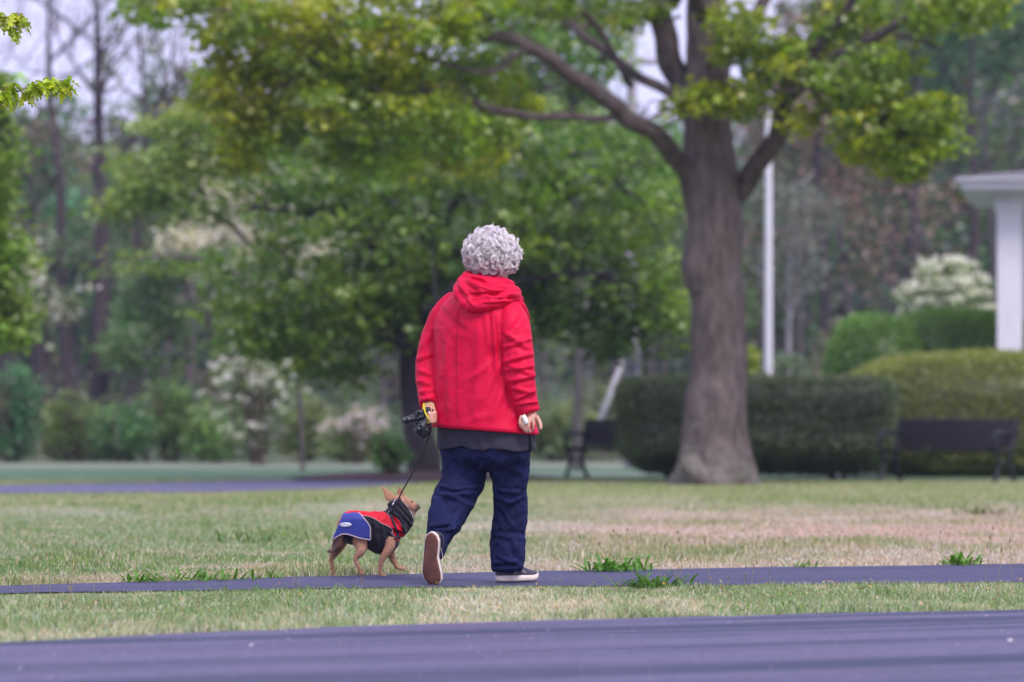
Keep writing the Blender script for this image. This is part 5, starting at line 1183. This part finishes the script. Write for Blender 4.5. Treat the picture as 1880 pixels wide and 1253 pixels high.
cc = np.repeat(base, tot, axis=0); ca.data.foreach_set('color', np.c_[cc, np.ones(len(cc))].ravel().astype(np.float32))
M_fur2 = mat('tan_fur_coat', (.4, .2, .1), .8, bump=.7, bscale=110, useattr=True, bumpdist=.004, sheen=.1)
link('body', dm, M_fur2, dog)
nF = len(dm.polygons); Nn = np.zeros(nF * 3); dm.polygons.foreach_get('normal', Nn); Nn = Nn.reshape(-1, 3); g = np.random.default_rng(3); pk = g.integers(0, nF, 42000); P0 = cen_.reshape(-1, 3)[pk] + g.normal(0, .0012, (42000, 3)); dd_ = np.array([-.75, 0, -.8]) + g.normal(0, .3, (42000, 3)); N0 = Nn[pk]; dd_ = unit(dd_ - N0 * (dd_ * N0).sum(1)[:, None] * .85) * g.uniform(.005, .010, 42000)[:, None]; sd_ = unit(np.cross(dd_, N0)) * .0007
mb = MB(); mb.add(np.stack([P0 - sd_, P0 + sd_, P0 + dd_ + N0 * .0022], 1), [np.arange(126000).reshape(-1, 3)], 0, jitcol(base[pk] * 1.1, 42000, g, .28, .05)); link('fur', mb.mesh('x'), M_fur2, dog)
mb = MB(); mb.add(*ell(D(1080, 416, .03), (13 * S_, 17 * S_, 14 * S_))); link('nose', mb.mesh('x'), mat('wet_nose', (.03, .02, .02), .3), dog)
for dy in (-.035, .085):
    mb = MB(); mb.add(*ell(D(1003, 350, dy * .9), (10 * S_, 7 * S_, 10 * S_))); link('eye', mb.mesh('x'), M_iris, dog)
# coat
mb = MB(); tr_ = trunk_rings(.010, n=44); k0 = 7
mb.add(*gridfaces(tr_[k0:])); seg(mb, [(800, 640, .015), (832, 530, .02), (866, 430, .025), (852, 378, .022), (826, 330, .02)], [158, 136, 112, 100, 90], 30, 34); seg(mb, [(860, 700, .02), (930, 600, .025), (960, 520, .03), (940, 440, .03)], [50, 70, 66, 60], 24, 24)

ct = remesh(mb, .0040, 6); folds(ct, [((580 + a / 5.695, 860 + b / 5.695), (580 + c / 5.695, 860 + d / 5.695), w_, am) for a, b, c, d, w_, am in [(760, 330, 1000, 600, 2.2, .006), (740, 380, 930, 660, 2.2, .006), (720, 420, 880, 520, 2, .005), (690, 600, 720, 850, 2.4, .004), (600, 520, 640, 860, 3, .004), (860, 360, 1020, 560, 1.8, .005), (760, 660, 840, 800, 2, .004)]])
wrinkle(ct, .006, 22, 131)
nf = len(ct.polygons); c_ = np.zeros(nf * 3); ct.polygons.foreach_get('center', c_); cp = topx(c_.reshape(-1, 3)); fx = (cp[:, 0] - 580) * 5.695; fy = (cp[:, 1] - 860) * 5.695
bx_ = np.array([250, 430, 560, 640, 690, 780, 800, 815, 850, 915]); by_ = np.array([470, 485, 505, 545, 580, 620, 660, 700, 760, 740])
ntop = np.interp(fx, [690, 760, 820, 880, 915], [440, 490, 500, 560, 690])
mi = np.where((fy < np.interp(fx, bx_, by_)) & (fy > np.where(fx > 690, ntop, 0)) & (fx < 918), 1, 0)
ct.polygons.foreach_set('material_index', mi.astype(np.int32))
M_bk = mat('black_fleece', (.014, .013, .022), .85, bump=.4, bscale=80, sheen=.15, bumpdist=.003); M_rd = mat('red_coat_cloth', (.68, .006, .03), .6, bump=.3, bscale=60, bumpdist=.003); M_trim = mat('pale_trim', (.60, .48, .52), .7)
coat = link('coat', ct, [M_bk, M_rd], dog)
bvh = BVHTree.FromPolygons([tuple(x) for x in mverts(ct)[0]], [tuple(p_.vertices) for p_ in ct.polygons])
eye_ = Vector((0, 0, CAMH))
def onto(pts, off=.003, bv=None):
    out_ = []
    for q in pts:
        tgt = D(*q); d = (Vector(tgt) - eye_).normalized(); h = (bv or bvh).ray_cast(Vector(tgt) - d * 1.0, d, 2.0)
        if h[0] is not None: out_.append(np.array(h[0]) + np.array(h[1]) * off * (1 if np.dot(h[1], d) < 0 else -1))
    return np.array(out_)
def dense(pts, n=40): return resample(np.c_[np.array(pts, float), np.zeros(len(pts))], np.ones(len(pts)), n)[0][:, :2]
def strap(nm, pts, r, m, flat=1, n=40, off=.002):
    q = onto(dense(pts, n), off)
    if len(q) < 4: return
    q[1:-1] = (q[:-2] + q[1:-1] * 2 + q[2:]) / 4
    mb = MB(); mb.add(*tube(q, r, 6)); link(nm, mb.mesh('x'), m, dog)
strap('piping', [(430, 490), (560, 508), (640, 545), (690, 580), (780, 620), (800, 660), (790, 680), (820, 712)], .0016, M_trim)
strap('collar_trim', [(898, 328), (950, 400), (1000, 480), (1020, 540)], .0028, M_trim)
M_web = mat('dark_webbing', (.03, .03, .045), .6)
strap('harness_strap', [(768, 470), (800, 540), (825, 600), (845, 660), (852, 705)], .006, M_web); strap('harness_strap', [(850, 712), (810, 745), (770, 785), (735, 812)], .0062, M_web); strap('harness_strap', [(855, 715), (885, 750), (893, 775)], .0062, M_web)
strap('zip_fastener', [(828, 335), (815, 360), (800, 388)], .0035, mat('pale_zip', (.5, .48, .6), .3, metal=.5))
q = onto([(772, 485)], .006)
if len(q): mb = MB(); a = np.linspace(0, 2 * np.pi, 20); mb.add(*tube(q[0] + np.stack([np.cos(a) * .011, a * 0, np.sin(a) * .013], -1), .002, 6)); link('leash_ring', mb.mesh('x'), mat('steel_ring', (.6, .6, .62), .25, metal=1), dog)
# blue rump flap, open skirt
nx, nt_ = 30, 41; V_ = np.zeros((nx, nt_, 3)); xs_ = np.linspace(0, 1, nx)
for i, s in enumerate(xs_):
    zt = np.interp(s, [0, .12, .3, .6, 1], [590, 500, 462, 452, 462]); hem = np.interp(s, [0, .1, .25, .4, .7, 1], [745, 720, 690, 690, 730, 752]); hw = np.interp(s, [0, .1, .3, .6, 1], [50, 125, 172, 180, 176])
    xr0 = 175 + 395 * s; T_ = np.linspace(-1, 1, nt_)
    for j, t_ in enumerate(T_):
        ang = t_ * math.pi * .5 * min(1, 1); a1 = min(1, abs(t_) / .6); y_ = math.copysign(math.sin(a1 * math.pi / 2), t_) * hw
        z_ = zt + (1 - math.cos(a1 * math.pi / 2)) * 85 if abs(t_) <= .6 else zt + 85 + (hem - zt - 85) * (abs(t_) - .6) / .4
        xx = xr0 + (0 if s > .3 else (1 - s / .3) * 75 * max(0, 1 - (z_ - zt) / 130)) - 130 * max(0, s - .45) / .55 * max(0, 1 - (z_ - 455) / 170) ** 1.3
        V_[i, j] = D(xx, z_, -.012 + y_ * S_)
mb = MB(); v_, f_ = gridfaces(V_, closed=False); mb.add(v_, f_)
me = mb.mesh('x'); nf = len(me.polygons); c_ = np.zeros(nf * 3); me.polygons.foreach_get('center', c_)
o = link('coat_flap', me, [mat('blue_coat_cloth', (.04, .055, .30), .6, bump=.3, bscale=50, bumpdist=.003)], dog)
sm = o.modifiers.new('s', 'SOLIDIFY'); sm.thickness = .004; sm.offset = 1
def edge(P_, nm='flap_trim', r=.003): mb = MB(); mb.add(*tube(P_, r, 6)); link(nm, mb.mesh('x'), M_trim, dog)
edge(np.vstack([V_[:, 0]])); edge(np.vstack([V_[:, -1]])); edge(V_[-1]); edge(V_[0])
bv2 = BVHTree.FromPolygons([tuple(x) for x in mverts(me)[0]], [tuple(p_.vertices) for p_ in me.polygons])
a = np.linspace(0, 2 * np.pi, 32, endpoint=False); oq = onto([(314 + 60 * math.cos(t_), 591 + 25 * math.sin(t_)) for t_ in a], .0045, bv2); cq = onto([(314, 591)], .0055, bv2)
if len(oq) == 32 and len(cq):
    dq = (cq[0] - oq.mean(0)); mb = MB(); mb.add(*gridfaces(np.array([oq - [0, -.003, 0], oq, cq[0] + (oq - cq[0]) * .5 + dq * .2, cq[0] + (oq - cq[0]) * .05]))); link('oval_patch', mb.mesh('x'), mat('silver_patch', (.62, .66, .78), .5), dog)
for o in list(dog.children): pass
# ------------------------------------------------------------------ haze
mb = MB(); mb.add(*box((0, 150, 23), (540, 400, 49)))
hm = bpy.data.materials.new('haze'); hm.use_nodes = True; t_ = hm.node_tree; t_.nodes.clear(); o_ = t_.nodes.new('ShaderNodeOutputMaterial')
pvn = t_.nodes.new('ShaderNodeVolumePrincipled'); pvn.inputs['Color'].default_value = (.66, .72, 1.0, 1); pvn.inputs['Density'].default_value = HAZE; pvn.inputs['Anisotropy'].default_value = .2
t_.links.new(pvn.outputs[0], o_.inputs['Volume']); ho = _link('haze', mb.mesh('haze', False), hm); ho['kind'] = 'stuff'
print('OVAL', len(oq), oq[:2], D(297,591), V_[8,4])
